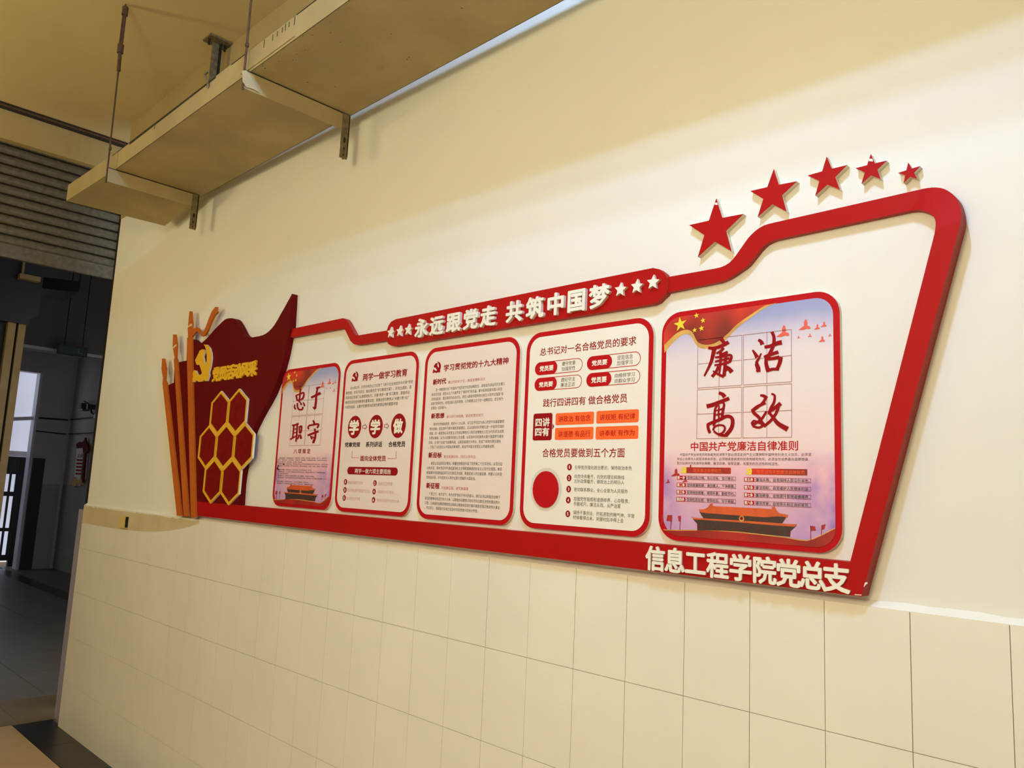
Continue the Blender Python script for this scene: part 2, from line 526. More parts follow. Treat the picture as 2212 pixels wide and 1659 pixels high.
# daylight yard beyond: pale building wall, drainpipes, dark gate
box('wall_outside', (-21.3, -3.0, -0.2), (-21.0, 6.5, 7.0), MT['bluewhite'], kind='structure')
tube('drain_pipe', (-20.9, 2.72, 1.0), (-20.9, 2.80, 4.9), 0.05, MT['rust'])
tag(bpy.data.objects['drain_pipe'], 'dark upright drainpipe outside, seen in the bright doorway at far left', 'pipe')
wp = tube('water_pipe', (-16.1, 1.0, pl(22, 912, 0, -16.1).z-0.05), (-16.1, 2.1, pl(77, 904, 0, -16.1).z), 0.035, MT['pipe'])
tag(wp, 'white horizontal pipe crossing the bright doorway at far left', 'pipe')
a, b_ = pl(78, 903, 1, 2.66), pl(150, 909, 1, 2.66)
cb = tube('cable', tuple(pl(84, 903, 0, -15.96)), (-15.9, 2.62, pl(148, 907, 1, 2.62).z), 0.014, MT['black'])
tube('cable_run', (-15.9, 2.66, pl(148, 907, 1, 2.66).z), (-7.5, 2.66, 2.70), 0.012, MT['black'], cb)
tag(cb, 'dark upper cable running along the dim grey wall beyond the shutter', 'cable')
cb = tube('cable', tuple(pl(78, 931, 0, -15.96)), (-15.9, 2.62, pl(146, 938, 1, 2.62).z), 0.010, MT['black'])
tube('cable_run', (-15.9, 2.66, pl(146, 938, 1, 2.66).z), (-7.5, 2.66, 2.42), 0.010, MT['black'], cb)
tag(cb, 'thin lower cable on the dim grey wall, under the other cable', 'cable')
# gate
GX = -16.6
gate = empty('gate', (GX, 1.4, 0), 'black metal gate standing in the bright doorway at far left', 'gate')
gz = pl(45, 987, 0, GX).z
gyr = pl(53, 985, 0, GX).y
for y in (0.9, gyr-0.06):
    box('post', (GX-0.04, y, 0), (GX+0.04, y+0.09, gz), MT['black'], gate)
for z0, z1 in ((gz-0.32, gz), (1.25, 1.33), (0.62, 0.68), (0.1, 0.2)):
    box('rail', (GX-0.03, 0.9, z0), (GX+0.03, gyr, z1), MT['black'], gate)
for k in range(12):
    y = 0.98+k*(gyr-0.98)/12
    box('bar', (GX-0.015, y, 0.1), (GX+0.015, y+0.035, gz-0.1), MT['black'], gate)
box('cap', (GX-0.09, 0.9, gz+0.005), (GX+0.09, gyr+0.03, gz+0.10), MT['pipe'], gate)
# dark column beside the reveal
box('trim_5', (-16.0, 2.16, 0.0), (-15.93, 2.34, 1.95), MT['black'], kind='structure')

# left pier of the passage with its dark gap
PX = -9.2
def yx(px, py, x=PX): return pl(px, py, 0, x).y
y0, y1 = yx(17, 697), yx(56, 697)
pz = pl(40, 700, 0, PX).z
pier = empty('trim_6', (PX, y0, 0), kind='structure')
ym = y0+(y1-y0)*0.52
box('pier_face', (PX-0.05, y0, 0), (PX+0.02, ym-0.012, pz), MT['jambp'], pier)
box('pier_side', (PX-0.3, y0-1.2, 0), (PX-0.06, y0+0.02, pz), MT['black'], pier)
box('pier_face', (PX-0.05, ym+0.012, 0), (PX+0.02, y1, pz), MT['jambp'], pier)
box('pier_gap', (PX-0.06, ym-0.012, 0), (PX-0.02, ym+0.012, pz), MT['dark'], pier)
mb = empty('shutter_motor_box', (PX, 0, pz), 'black box over the pale pier beyond the roller shutter', 'box')
by = yx(85, 640); bz0 = pl(77, 683, 0, PX).z
box('housing', (PX-0.5, by-1.6, bz0), (PX+0.06, by, 4.49), MT['black'], mb)
box('lip', (PX-0.3, y0-0.9, pz), (PX+0.06, y1+0.02, bz0), MT['black'], mb)
lf = empty('lamp_fitting', tuple(pl(60, 598, 0, PX+0.12)), 'small pale fitting hanging in the dark just under the shutter edge', 'lamp')
p1, p2 = pl(42, 592, 0, PX+0.12), pl(86, 604, 0, PX+0.12)
box('bar', (PX+0.07, p1.y, p2.z-0.03), (PX+0.15, p2.y, p1.z+0.005), MT['jambp'], lf)
tube('rod', (PX+0.11, pl(49, 590, 0, PX+0.11).y, p1.z), (PX+0.11, pl(49, 576, 0, PX+0.11).y, 4.49), 0.012, MT['jambp'], lf)
# cable tray of the next corridor
t2 = empty('cable_tray', (-10.4, 0.5, 3.75), 'dark cable tray end in the dim corridor beyond the shutter, above the exit sign', 'cable tray')
pa, pb, pc, pd = pl(80, 640, 2, 3.75), pl(140, 651, 2, 3.75), pl(170, 632, 2, 3.75), pl(84, 622, 2, 3.75)
v = [tuple(pa), tuple(pb), tuple(pc), tuple(pd)]
v += [(x, y, z+0.13) for x, y, z in v]
obj('tray_body', v, [(3, 2, 1, 0), (4, 5, 6, 7), (0, 1, 5, 4), (1, 2, 6, 5), (2, 3, 7, 6), (3, 0, 4, 7)], MT['black'], t2)
for p_ in (pa, pc):
    tube('hanger', (p_.x, p_.y, 3.8), (p_.x, p_.y, 4.49), 0.008, MT['black'], t2)

# exit sign
EXX = -11.7
s_tl, s_tr, s_br, s_bl = (pl(x, y, 0, EXX) for x, y in ((126, 741), (190, 752), (189, 773), (126, 764)))
sx0, sx1 = s_tl.y, s_tr.y
sz1 = (s_tl.z+s_tr.z)/2; sz0 = (s_bl.z+s_br.z)/2
ex = empty('exit_sign', (EXX, (sx0+sx1)/2, sz0), 'unlit green exit sign hanging on two rods in the dim corridor', 'sign')
box('case', (EXX-0.03, sx0, sz0), (EXX, sx1, sz1), MT['black'], ex)
box('panel', (EXX-0.001, sx0+0.02, sz0+0.02), (EXX+0.004, sx1-0.02, sz1-0.02), MT['signgreen'], ex)
v, f = glyphs('安全出口', 0.0, 1)
bx = max(p[0] for p in v)
sw = (sx1-sx0)*0.62
obj('lettering', [(EXX+0.0055, sx0+(sx1-sx0)*0.06+p[0]/bx*sw, (sz0+sz1)/2-0.035+p[1]*0.085) for p in v], f, MT['signgreen'] if False else mat('sign_letter', (20, 56, 40), 0.5), ex)
yy = sx1-0.085; zz = (sz0+sz1)/2
obj('arrow', [(EXX+0.0055, yy-0.03, zz+0.03), (EXX+0.0055, yy-0.02, zz+0.03), (EXX+0.0055, yy-0.02, zz-0.02), (EXX+0.0055, yy+0.03, zz-0.02), (EXX+0.0055, yy+0.03, zz-0.03), (EXX+0.0055, yy-0.03, zz-0.03)],
    [(0, 1, 2, 5), (2, 3, 4, 5)], MT['signmark'], ex)
for t in (0.22, 0.82):
    y = sx0+(sx1-sx0)*t
    tube('rod', (EXX-0.015, y, sz1), (EXX-0.015, y, 4.49), 0.007, MT['black'], ex)

# emergency lamp on the side wall
ec = pl(183, 878, 1, 2.55)
el = empty('wall_lamp', tuple(ec), 'small black lamp with a curled cable on the dim grey wall beyond the opening', 'lamp')
box('head', (ec.x-0.10, 2.5, ec.z-0.05), (ec.x-0.01, 2.58, ec.z+0.06), MT['black'], el)
box('reflector', (ec.x-0.14, 2.48, ec.z-0.08), (ec.x+0.12, 2.6, ec.z-0.05), MT['rail'], el)
box('bracket', (ec.x+0.0, 2.6, ec.z-0.04), (ec.x+0.08, 2.7, ec.z+0.04), MT['black'], el)
pp = [pl(x, y, 1, 2.64) for x, y in ((182, 867), (190, 871), (196, 882), (198, 892), (203, 895))]
for i in range(4): tube('cable', tuple(pp[i]), tuple(pp[i+1]), 0.014, MT['black'], el)
box('wall_box', (pp[4].x-0.02, 2.64, pp[4].z-0.06), (pp[4].x+0.06, 2.7, pp[4].z+0.0), MT['pipe'], el)

# scroll shaped notice on the side wall
YN = 2.655
def SN(x, y): p = pl(x, y, 1, YN); return (p.x, p.z)
cS = frame_of(0, 780, 7.542); cS2 = frame_of(0, 960, 4.881)
ntc = empty('scroll_notice', (SN(175, 1000)[0], YN, SN(175, 1000)[1]), 'small white scroll shaped notice with a red flag top, on the dim grey side wall', 'notice')
def pr(name, pts, yf, yb, m, pa):
    return prism(name, pts, -yf, -yb, m, pa)
pr('sheet', [SN(166, 966), SN(180, 968), SN(171, 1050), SN(159, 1048)], YN, YN+0.019, MT['paper'], ntc)
pr('flag_top', [SN(*cS(*p)) for p in ((1250, 1420), (1250, 1350), (1300, 1315), (1345, 1325), (1375, 1300), (1395, 1245), (1400, 1310), (1440, 1380), (1440, 1460), (1400, 1510), (1360, 1480), (1355, 1415))], YN-0.01, YN+0.019, MT['crimson'], ntc)
pr('pole', [SN(*cS2(*p)) for p in ((893, 90), (905, 90), (880, 400), (868, 400))], YN-0.01, YN+0.019, MT['crimson'], ntc)
pr('ribbon', [SN(*cS2(*p)) for p in ((770, 350), (800, 345), (815, 380), (870, 365), (870, 425), (830, 420), (785, 450), (765, 430))], YN-0.012, YN+0.019, MT['gold'], ntc)
for k in range(5):
    yk = 155+k*36
    pr('text_line', [SN(*cS2(812-3*k, yk)), SN(*cS2(872-4*k, yk+3)), SN(*cS2(868-4*k, yk+20)), SN(*cS2(808-3*k, yk+17))], YN-0.004, YN-0.0005, MT['ink_red'], ntc)
vv, ff = glyphs('公示', 0.02, 1)
a0, a1 = SN(*cS2(820, 98)), SN(*cS2(872, 140))
obj('heading', [(a0[0]+(p[0]/2.0)*(a1[0]-a0[0]), YN-0.003, a1[1]+(p[1]+0.1)/1.0*(a0[1]-a1[1])) for p in vv], ff, MT['ink_red'], ntc)

# --- roller shutter, slat by slat
SHX = -6.62
shut = empty('roller_shutter', (SHX, -1.0, 3.24), 'grey brown roller shutter drawn up under the head wall', 'shutter')
z_bot = pl(100, 575, 0, SHX).z
zt = 4.14
nsl = 10
y_a, y_b = -3.58, 0.15
sh = 0.074
prof = [(0.0, 0.0), (0.010, 0.004), (0.017, 0.016), (0.020, 0.034), (0.017, 0.052), (0.008, 0.064), (0.0, 0.067)]
v = []; f = []
for y in (y_a, y_b):
    for dx, z in prof: v.append((dx, y, z))
n = len(prof)
for i in range(n-1): f.append((i, i+1, i+1+n, i+n))
slm = bpy.data.meshes.new('slat'); slm.from_pydata(v, [], f); slm.materials.append(MT['slat'])
for i in range(nsl+1):
    o = bpy.data.objects.new('slat', slm)
    link(o, shut, (SHX, 0, z_bot+0.10+i*0.0745))
box('bottom_bar', (SHX-0.02, y_a, z_bot), (SHX+0.02, y_b, z_bot+0.10), MT['slat'], shut)
box('backing', (SHX-0.02, y_a, z_bot+0.1), (SHX-0.008, y_b, 4.116), MT['dark'], shut)
rl = tag(box('guide_rail', (-6.66, 0.155, 0.0), (-6.58, 0.205, 4.11), MT['rail']), 'steel guide rail for the shutter at the end of the cream wall', 'rail')
# bright narrow tiled jamb at the end of the wall
jb = empty('trim_7', (-6.3, 0.0, 0), kind='structure')
jx = -6.135
box('jamb_edge', (jx-0.20, 0.016, 0.0), (jx-0.002, 0.06, 1.46), MT['jamb'], jb)
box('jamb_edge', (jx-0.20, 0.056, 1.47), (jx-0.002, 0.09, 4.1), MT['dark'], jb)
# thin pipe along the head wall and a dark strip coloured as the shadow gap above
tube('conduit', (-6.52, BACK, pl(100, 262, 0, -6.52).z+0.0), (-6.52, 0.2, pl(240, 302, 0, -6.52).z+0.0), 0.011, MT['rust'])
tag(bpy.data.objects['conduit'], 'thin rusty conduit running along the top of the head wall', 'pipe')
box('trim_8', (-6.54, BACK, 4.335), (-6.515, 0.2, 4.378), MT['hole'], kind='structure')

# ================================================================== CABLE TRAY ABOVE
TZ = 3.40
def ty_out(x): return -0.557-0.0095*(x+5.33)
def ty_in(x): return -0.068-0.0108*(x+4.52)
def tray_section(x0, x1, parent, z0=None, endz=None):
    """U channel: bottom plate and two upturned sides, with thickness"""
    t = 0.0025; h = 0.105
    obs = []
    a = [(x0, ty_out(x0), TZ), (x1, ty_out(x1), TZ), (x1, ty_in(x1), TZ), (x0, ty_in(x0), TZ)]
    if endz:
        a[0], a[3] = endz
    def plate(name, c, off):
        v = [tuple(p) for p in c]+[tuple(Vector(p)+Vector(off)) for p in c]
        return obj(name, v, [(0, 3, 2, 1), (4, 5, 6, 7), (0, 1, 5, 4), (1, 2, 6, 5), (2, 3, 7, 6), (3, 0, 4, 7)], MT['tray'], parent)
    v, f = [], []
    NN = 8
    for off in (0.0, t):
        for i in range(NN+1):
            for j in range(NN+1):
                p = [sum(w_*a[q_][c_] for w_, q_ in (((1-i/NN)*(1-j/NN), 0), (i/NN*(1-j/NN), 1), (i/NN*j/NN, 2), ((1-i/NN)*j/NN, 3))) for c_ in range(3)]
                v.append((p[0], p[1], p[2]+off))
    for i in range(NN):
        for j in range(NN):
            k = i*(NN+1)+j; k2 = k+(NN+1)**2
            f += [(k, k+1, k+NN+2, k+NN+1), (k2, k2+NN+1, k2+NN+2, k2+1)]
    obj('bottom_plate', v, f, MT['tray'], parent, smooth=True)
    up = lambda p: (p[0], p[1], p[2]+h)
    plate('side_plate', [a[0], a[1], up(a[1]), up(a[0])], (0, t, 0))
    plate('side_plate', [a[3], a[2], up(a[2]), up(a[3])], (0, -t, 0))
tray = empty('cable_tray', (-3.0, -0.3, TZ), 'long dusty cream metal cable tray hanging high along the wall', 'cable tray')
e_out = pl(143, 434, 1, -0.565); e_in = pl(356, 488, 1, -0.078)
tray_section(-4.545, -2.60, tray)
tray_section(0, -4.545, tray, endz=(tuple(e_out), tuple(e_in)))
tray_section(-2.60, 2.4, tray)
# splice plate with slots on the outer side
def on_out(x, z, dy=0.0): return (x, ty_out(x)-dy, z)
def outp(px, py):
    p = pl(px, py, 1, ty_out(-2.8)); return p
pA = [(-3.0, TZ+0.012), (-2.60, TZ+0.012), (-2.60, TZ+0.10), (-3.0, TZ+0.10)]
obj('splice_plate', [on_out(x, z, 0.0005) for x, z in pA]+[on_out(x, z, 0.003) for x, z in pA],
    [(3, 2, 1, 0), (4, 5, 6, 7), (0, 1, 5, 4), (1, 2, 6, 5), (2, 3, 7, 6), (3, 0, 4, 7)], MT['tray'], tray)
for px, py, s_ in ((572, 95, 1.0), (591, 82, 0.7), (601, 74, 0.5), (612, 66, 0.5), (619, 60, 0.8), (627, 54, 0.5), (639, 46, 1.0), (330, 274, 0.5)):
    p = outp(px, py)
    h = 0.014*s_+0.004
    xx = p.x
    q = [(xx-0.003, p.z-h), (xx+0.003, p.z-h), (xx+0.003, p.z+h), (xx-0.003, p.z+h)]
    obj('slot', [on_out(x, z, 0.0034) for x, z in q], [(0, 1, 2, 3)], MT['hole'], tray)
# dark seam where the outer rim is folded
for xa, xb, hh in ((-4.86, -4.35, 0.006), (-4.35, -3.30, 0.016), (-3.15, 2.3, 0.005)):
    obj('rim_seam', [(xa, ty_out(xa)-0.0008, TZ+0.104), (xb, ty_out(xb)-0.0008, TZ+0.104), (xb, ty_out(xb)-0.0008, TZ+0.104-hh*0.6), (xa, ty_out(xa)-0.0008, TZ+0.104-hh)],
        [(0, 1, 2, 3)], MT['hole'], tray)
# dirt freckles on the underside
v, f = [], []
for _ in range(70):
    x = random.choice((random.uniform(-5.0, -1.6), random.uniform(-2.9, -2.2), random.uniform(-2.0, -1.7)))
    y = ty_out(x)+random.choice((random.uniform(0.0, 0.08), random.uniform(0.0, 0.45)))
    r = random.uniform(0.0008, 0.0032)
    k = len(v)
    v += [(x+r*math.cos(t*PI/3), y+r*math.sin(t*PI/3), TZ-0.0006) for t in range(6)]
    f.append(tuple(range(k+5, k-1, -1)))
o = obj('dirt_specks', v, f, MT['hole'], tray); o['kind'] = 'stuff'
# crossbars, wall brackets and rods
def hanger(x, lab, z_br, turn):
    h = empty('tray_hanger', (x, -0.3, TZ), lab, 'bracket', 'hangers under the cable tray')
    t = 0.004; hh = 0.082
    yo, yi = -0.602, -0.088
    # angle iron: a vertical leg towards the room end of the corridor, and a flange under the tray
    box('crossbar', (x, yo, TZ-hh), (x+t, yi, TZ-0.002), MT['tray'], h)
    box('crossbar_flange', (x-0.04, yo, TZ-0.006), (x, yi, TZ-0.002), MT['tray'], h)
    box('crossbar_edge', (x+0.0005, yo, TZ-0.0058), (x+t+0.0012, yi, TZ-0.0015), MT['hole'], h)
    # upright leg beside the wall
    br = box('upright', (x+0.001, -0.128, z_br), (x+t+0.002, -0.090, TZ-0.004), MT['iron'], h)
    box('upright_flange', (x-0.030, -0.094, z_br+0.01), (x+t+0.002, -0.088, TZ+0.03), MT['iron'], h)
    for z, r in ((z_br+0.014, 0.003), (z_br+0.045, 0.004), (z_br+0.085, 0.007)):
        obj('bolt_hole', [(x+t+0.0026, -0.110+r*math.cos(a*PI/4), z+2.0*r*math.sin(a*PI/4)) for a in range(8)], [tuple(range(8))], MT['hole'], h)
    tube('rod', (x+0.002, yo-0.002, TZ-0.09), (x-0.02 if turn else x, yo-0.006, CZ), 0.0048, MT['rust'], h)
    tube('nut', (x+0.002, yo-0.002, TZ+0.10), (x+0.002, yo-0.002, TZ+0.115), 0.008, MT['rust'], h, 6)
    if turn:
        b_ = box('turnbuckle', (x-0.036, yo-0.012, 4.12), (x-0.028, yo+0.0, 4.33), MT['rust'], h)
        box('turnbuckle_arm', (x-0.006, yo-0.012, 4.12), (x+0.0, yo+0.0, 4.33), MT['rust'], h)
        tube('turnbuckle_end', (x-0.016, yo-0.006, 4.08), (x-0.016, yo-0.006, 4.13), 0.017, MT['rust'], h)
        tube('turnbuckle_end', (x-0.016, yo-0.006, 4.31), (x-0.016, yo-0.006, 4.36), 0.017, MT['rust'], h)
        tube('hook', (x-0.01, yo-0.004, 3.97), (x-0.016, yo-0.006, 4.09), 0.010, MT['rust'], h)
    return h
hanger(-4.537, 'left tray hanger with a turnbuckle on its rod, near the shutter', 3.181, True)
h2 = hanger(-2.960, 'right tray hanger with a torn paper scrap at its corner', 3.186, False)
XS = -2.950
obj('paper_scrap', [tuple(pl(x, y, 0, XS)) for x, y in ((523, 152), (533, 152), (541, 163), (550, 180), (561, 200), (546, 192), (532, 188), (524, 176))],
    [tuple(range(8))], MT['scrap'], h2)
# bracket bolted to the ceiling, coming down behind the tray
cbk = empty('ceiling_bracket', (-4.50, -0.085, CZ), 'dark steel bracket bolted to the ceiling, dropping behind the cable tray', 'bracket')
box('plate', (-4.56, -0.155, CZ-0.012), (-4.45, -0.02, CZ), MT['iron'], cbk)
box('web', (-4.525, -0.110, 3.50), (-4.519, -0.062, CZ-0.012), MT['iron'], cbk)
box('flange', (-4.525, -0.068, 3.50), (-4.49, -0.062, CZ-0.012), MT['black'], cbk)
for y in (-0.14, -0.04):
    tube('bolt', (-4.50, y, CZ-0.05), (-4.50, y, CZ-0.01), 0.007, MT['black'], cbk)
p = pl(447, 155, 1, ty_out(-3.6)-0.01)
cw = empty('cable_tie', tuple(p), 'loose end of cable curling over the tray rim', 'cable')
q = [pl(x, y, 1, ty_out(-3.6)-0.008) for x, y in ((450, 153), (442, 161), (446, 172), (450, 182), (448, 190))]
for i in range(4): tube('strand', tuple(q[i]), tuple(q[i+1]), 0.006, MT['iron'], cw)

# ================================================================== THE RED DISPLAY BOARD
D0 = 0.042
board = empty('display_board', (-2.6, 0.0, 1.52), 'large red display board outline with flag, title plate and white letters on the cream wall', 'board')
def px(pts, d=D0): return [W2(x, y, d) for x, y in pts]
c3 = frame_of(620, 620, 9.217); r6 = frame_of(1450, 300, 3.253)
# bar from the flag to the title plate
barL = [(622, 712), (639.5, 708.4), (730, 689.4), (740.4, 687.3), (747, 689.3), (751.8, 695), (765.4, 720.9), (768.5, 724), (773, 724.7), (850, 711.5),
        (850, 733), (833.7, 735.3), (771.9, 744.8), (766, 744), (762.1, 741.6), (756.7, 736), (745.9, 713.8), (743, 709.4), (739.5, 709), (622, 730)]
prism('frame_bar', px(barL, 0.021), 0.021, 0.0, MT['red'], board, MT['redside'])
zt_b = W2(1861, 1287, D0)[1]
z_bt = (W2(1836.4, 1215.6, D0)[1]+W2(999.7, 1135.4, D0)[1])/2
z_bb = (W2(1861, 1287, D0)[1]+W2(999.7, 1185, D0)[1])/2
xr_bot = W2(1861, 1287, D0)[0]
xin_bot = W2(1836.4, 1215.6, D0)[0]
def resample(p, n):
    L = [0.0]
    for a, b in zip(p, p[1:]): L.append(L[-1]+math.hypot(b[0]-a[0], b[1]-a[1]))
    out = []
    for k in range(n):
        t = L[-1]*k/(n-1); i = 0
        while i < len(p)-2 and L[i+1] < t: i += 1
        q_ = (t-L[i])/max(1e-9, L[i+1]-L[i])
        out.append((p[i][0]+(p[i+1][0]-p[i][0])*q_, p[i][1]+(p[i+1][1]-p[i][1])*q_))
    return out
DT = 0.018       # thickness of the upper bar; the right post and the bottom band stand out further
oS = resample(smoothpath([(1545, 580), (1558, 577), (1573, 569.5), (1585.3, 557.5), (1600, 537), (1616, 514.5), (1631.4, 499), (1649.8, 487), (1671.3, 481)], 3), 16)
iS = resample(smoothpath([(1554.5, 609), (1576, 600), (1597, 586), (1616, 572), (1640.6, 541), (1656, 526), (1674.4, 517.5)], 3), 16)
oA = resample(smoothpath([(1995, 407.6), (2008, 405.5), (2021.8, 404.8), (2040.2, 408.2), (2058.7, 419.9), (2069, 433), (2074.5, 450), (2076, 468), (2074, 486)], 3), 16)
iA = resample(smoothpath([(1966.4, 455), (1985, 453), (2003.3, 458), (2015.6, 467), (2020.5, 476), (2021, 488), (2018.6, 505)], 3), 16)
OO = [(1425, 601.5)]+oS+oA
II = [(1425, 635)]+iS+iA
YY = [DT]*17+[DT+(D0-DT)*min(1.0, k/15*1.1) for k in range(16)]
v, f, sd = [], [], []
for (a, b, y) in zip(OO, II, YY):
    A_, B_ = W2(a[0], a[1], y), W2(b[0], b[1], y)
    v += [(A_[0], -y, A_[1]), (B_[0], -y, B_[1]), (B_[0], 0.0, B_[1]), (A_[0], 0.0, A_[1])]
YB1 = 0.0315
xl_b = W2(385, 1115, YB1)[0]+0.02
for (a, b, y) in (((xr_bot, z_bb), (xin_bot, z_bt), D0), ((xl_b, z_bb), (xl_b, z_bt), YB1)):
    v += [(a[0], -y, a[1]), (b[0], -y, b[1]), (b[0], 0.0, b[1]), (a[0], 0.0, a[1])]
for i in range(len(v)//4-1):
    k = 4*i
    f.append((k, k+1, k+5, k+4))
    sd.append(len(f)); f.append((k+1, k+2, k+6, k+5))
    sd.append(len(f)); f.append((k+3, k, k+4, k+7))
k = len(v)-4
f += [(0, 3, 2, 1), (k, k+1, k+2, k+3)]
obj('frame_bar', v, f, MT['red'], board, None, MT['redside'], sd)
# flag
flag_top = smoothpath([(413.9, 732.3), (420.5, 735.3), (425.9, 741.5), (430.8, 743.1), (438.6, 738.3), (450.7, 726.8), (462.7, 712.4), (474.8, 700.3), (484.4, 691.3), (491.7, 688), (500.1, 687.3), (507.4, 689.5),
            (513.4, 696.7), (520.6, 710), (526.7, 722), (532.7, 726.2), (542.3, 729), (552, 727.5), (567.3, 724.1), (580.3, 716), (593.3, 701.3), (606.3, 678.6), (619.3, 655.8), (630.7, 634.6)], 2)
flag_right = [(629.5, 660), (627.6, 688), (626.5, 712), (621.5, 732)]+smoothpath([(616, 762), (606, 800), (587, 851), (567, 887), (546, 928), (530, 975), (524.5, 1012), (519.5, 1046), (516.5, 1092)], 2)
flag_left = [(400, 1116), (386, 1113), (354, 836), (361, 833), (375.3, 826.6), (377, 785), (385, 782.7), (403, 778.8), (404, 735)]
prism('flag_panel', px(flag_top+flag_right+flag_left, 0.032), 0.032, 0.0, MT['crimson'], board, MT['crimson'])
# poles and the ribbon
poles = [[(350, 774.5), (354.2, 774.5), (358.4, 797.3), (356.4, 821.7), (359.7, 826.6), (392.2, 1114.6), (381.8, 1113.9), (350.9, 828.2), (351.9, 815.2), (348.6, 797.3)],
         [(373.7, 722.5), (378.6, 722.5), (381.8, 745.3), (380.2, 773), (382.5, 776.2), (407.2, 1116.2), (396.5, 1115.5), (375.3, 776.2), (377, 773), (372.7, 748.5)],
         [(409, 672.3), (412.7, 672.3), (415.1, 699), (414.5, 730), (414.8, 760), (416, 840), (422.5, 1118), (412, 1118), (405.4, 840), (404, 785), (404, 730), (406, 729), (405.4, 711)]]
for p in poles:
    prism('spear_pole', px(p, 0.042), 0.042, 0.0322, MT['orange'], board)
for q in ([(405.5, 708), (406.5, 704.5), (411, 699.8), (414.6, 699), (414.9, 704.5), (411, 704.8)], [(373.4, 750), (377, 745.5), (381.3, 743.5), (381.2, 747.5), (377, 750.5), (373.6, 754)]):
    flat('tape', [px(q, 0.0426)], 0.0426, MT['tape'], board)
rib = [(414.2, 715.4), (419.3, 708.8), (424.7, 707), (429.6, 709.4), (435, 719.6), (439.2, 716.6), (444.6, 705.1), (450.7, 688.3), (456.7, 673.8), (464.5, 662.9), (468.8, 662.9), (467.6, 670.8), (470, 674.4),
       (462.7, 681.6), (455.5, 696.7), (448.3, 714.8), (442.2, 725), (435, 726.2), (429, 717.2), (424.7, 715.4), (414.5, 727.5)]
prism('ribbon', px(rib, 0.042), 0.042, 0.0322, MT['orange'], board)
# title plate
tp = [(835.8, 713.4), (839, 703.3), (845.3, 694.4), (855.4, 689.4), (1410.3, 578.8), (1424.7, 581.7), (1436.3, 590.4), (1440, 600), (1443.5, 612), (1442.5, 626), (1438, 636), (1429, 643.9), (1421.8, 651.5), (1411, 656.5),
      (853, 747.5), (845.3, 746.8), (839, 743.2), (835.2, 736.5), (833.5, 725)]
prism('title_plate', px(tp, 0.0225), 0.0225, 0.0, MT['red'], board, MT['redside'])
# title letters
TD = 0.0345
kT = (1.95-TD)/(1.95-0.062)
zt_, zb_ = 1.722+(2.3815-1.722)*kT, 1.722+(2.3075-1.722)*kT
def span(x0, x1, y, d): return W2(x0, y, d)[0], W2(x1, y, d)[0]
tit = [('永', 896, 926, 712), ('远', 926.5, 961, 706), ('跟', 963, 997.5, 699), ('党', 1000.5, 1034.5, 692), ('走', 1037.5, 1072.5, 685),
       ('共', 1091.5, 1131, 676), ('筑', 1135.5, 1176.5, 668), ('中', 1181, 1221, 660), ('国', 1225, 1267, 651), ('梦', 1272, 1318.5, 641)]
xs = []
for ch, a, b, y in tit:
    x0, x1 = span(a, b-2.5, y, TD)
    xs.append((ch, (x0+x1)/2, x1-x0))
for ch, xc, ww in xs:
    letter('letter', ch, xc, (zt_+zb_)/2, 0.0825, 0.0785, 0.0225, 0.012, MT['white'], board, 0.034)
for (cx, cy) in ((844, 719), (863.7, 716), (882, 712.8)):
    x, z = W2(cx-0.5, cy-0.5, 0.0325)
    prism('small_star', star(x, z, 0.0245, PI/2-0.1, 0.47), 0.0325, 0.0225, MT['white'], board)
for (cx, cy) in ((1341.1, 627), (1376.5, 620), (1411.5, 611)):
    x, z = W2(cx-1.2, cy-1.5, 0.0325)
    prism('small_star', star(x, z, 0.0235, PI/2-0.1, 0.47), 0.0325, 0.0225, MT['white'], board)
# office name at lower right
nm = [('信', 1397.6, 1432.9, 1206), ('息', 1438.8, 1475.8, 1212), ('工', 1482.3, 1521, 1218), ('程', 1528.7, 1571, 1222), ('学', 1578.6, 1619.8, 1228), ('院', 1628.7, 1672.3, 1234),
      ('党', 1680.6, 1725.2, 1240), ('总', 1731.5, 1777.5, 1246), ('支', 1781.5, 1830.5, 1252)]
for i, (ch, a, b, y) in enumerate(nm):
    x0, x1 = span(a, b, y, 0.047)
    letter('letter', ch, (x0+x1)/2, 1.5575, 0.0665, 0.0700, D0, 0.005, MT['white'], board, 0.030)
# party emblem and flag lettering
c4 = frame_of(400, 640, 8.294)
sick = [(330, 862), (390, 868), (440, 925), (468, 1020), (472, 1120), (456, 1240), (436, 1320), (422, 1375), (430, 1420), (396, 1518), (352, 1520), (340, 1488), (300, 1528), (240, 1533), (182, 1500), (165, 1538), (117, 1533), (112, 1480), (146, 1430), (132, 1390),
        (152, 1322), (192, 1332), (215, 1390), (263, 1415), (299, 1380), (278, 1300), (250, 1215), (235, 1233), (200, 1225), (177, 1145), (262, 970), (310, 948), (348, 962), (352, 1000), (320, 1080), (345, 1180), (368, 1235), (383, 1170), (388, 1080), (378, 980), (355, 900)]
EM_PX = [c4(*p) for p in sick]
EM_W = px(EM_PX, 0.041)
prism('emblem', EM_W, 0.041, 0.032, MT['yellow'], board, MT['pvc'])
fx0, fz1 = W2(*c4(500, 1290), 0.040); _, fz0 = W2(*c4(500, 1520), 0.040); fx1, _ = W2(*c4(1272, 1245), 0.040)
for i, ch in enumerate('党员活动风采'):
    cw_ = (fx1-fx0)/6
    letter('letter', ch, fx0+cw_*(i+0.5), (fz0+fz1)/2, cw_*1.10, (fz1-fz0)*1.12, 0.032, 0.008, MT['yellow'], board, 0.05)
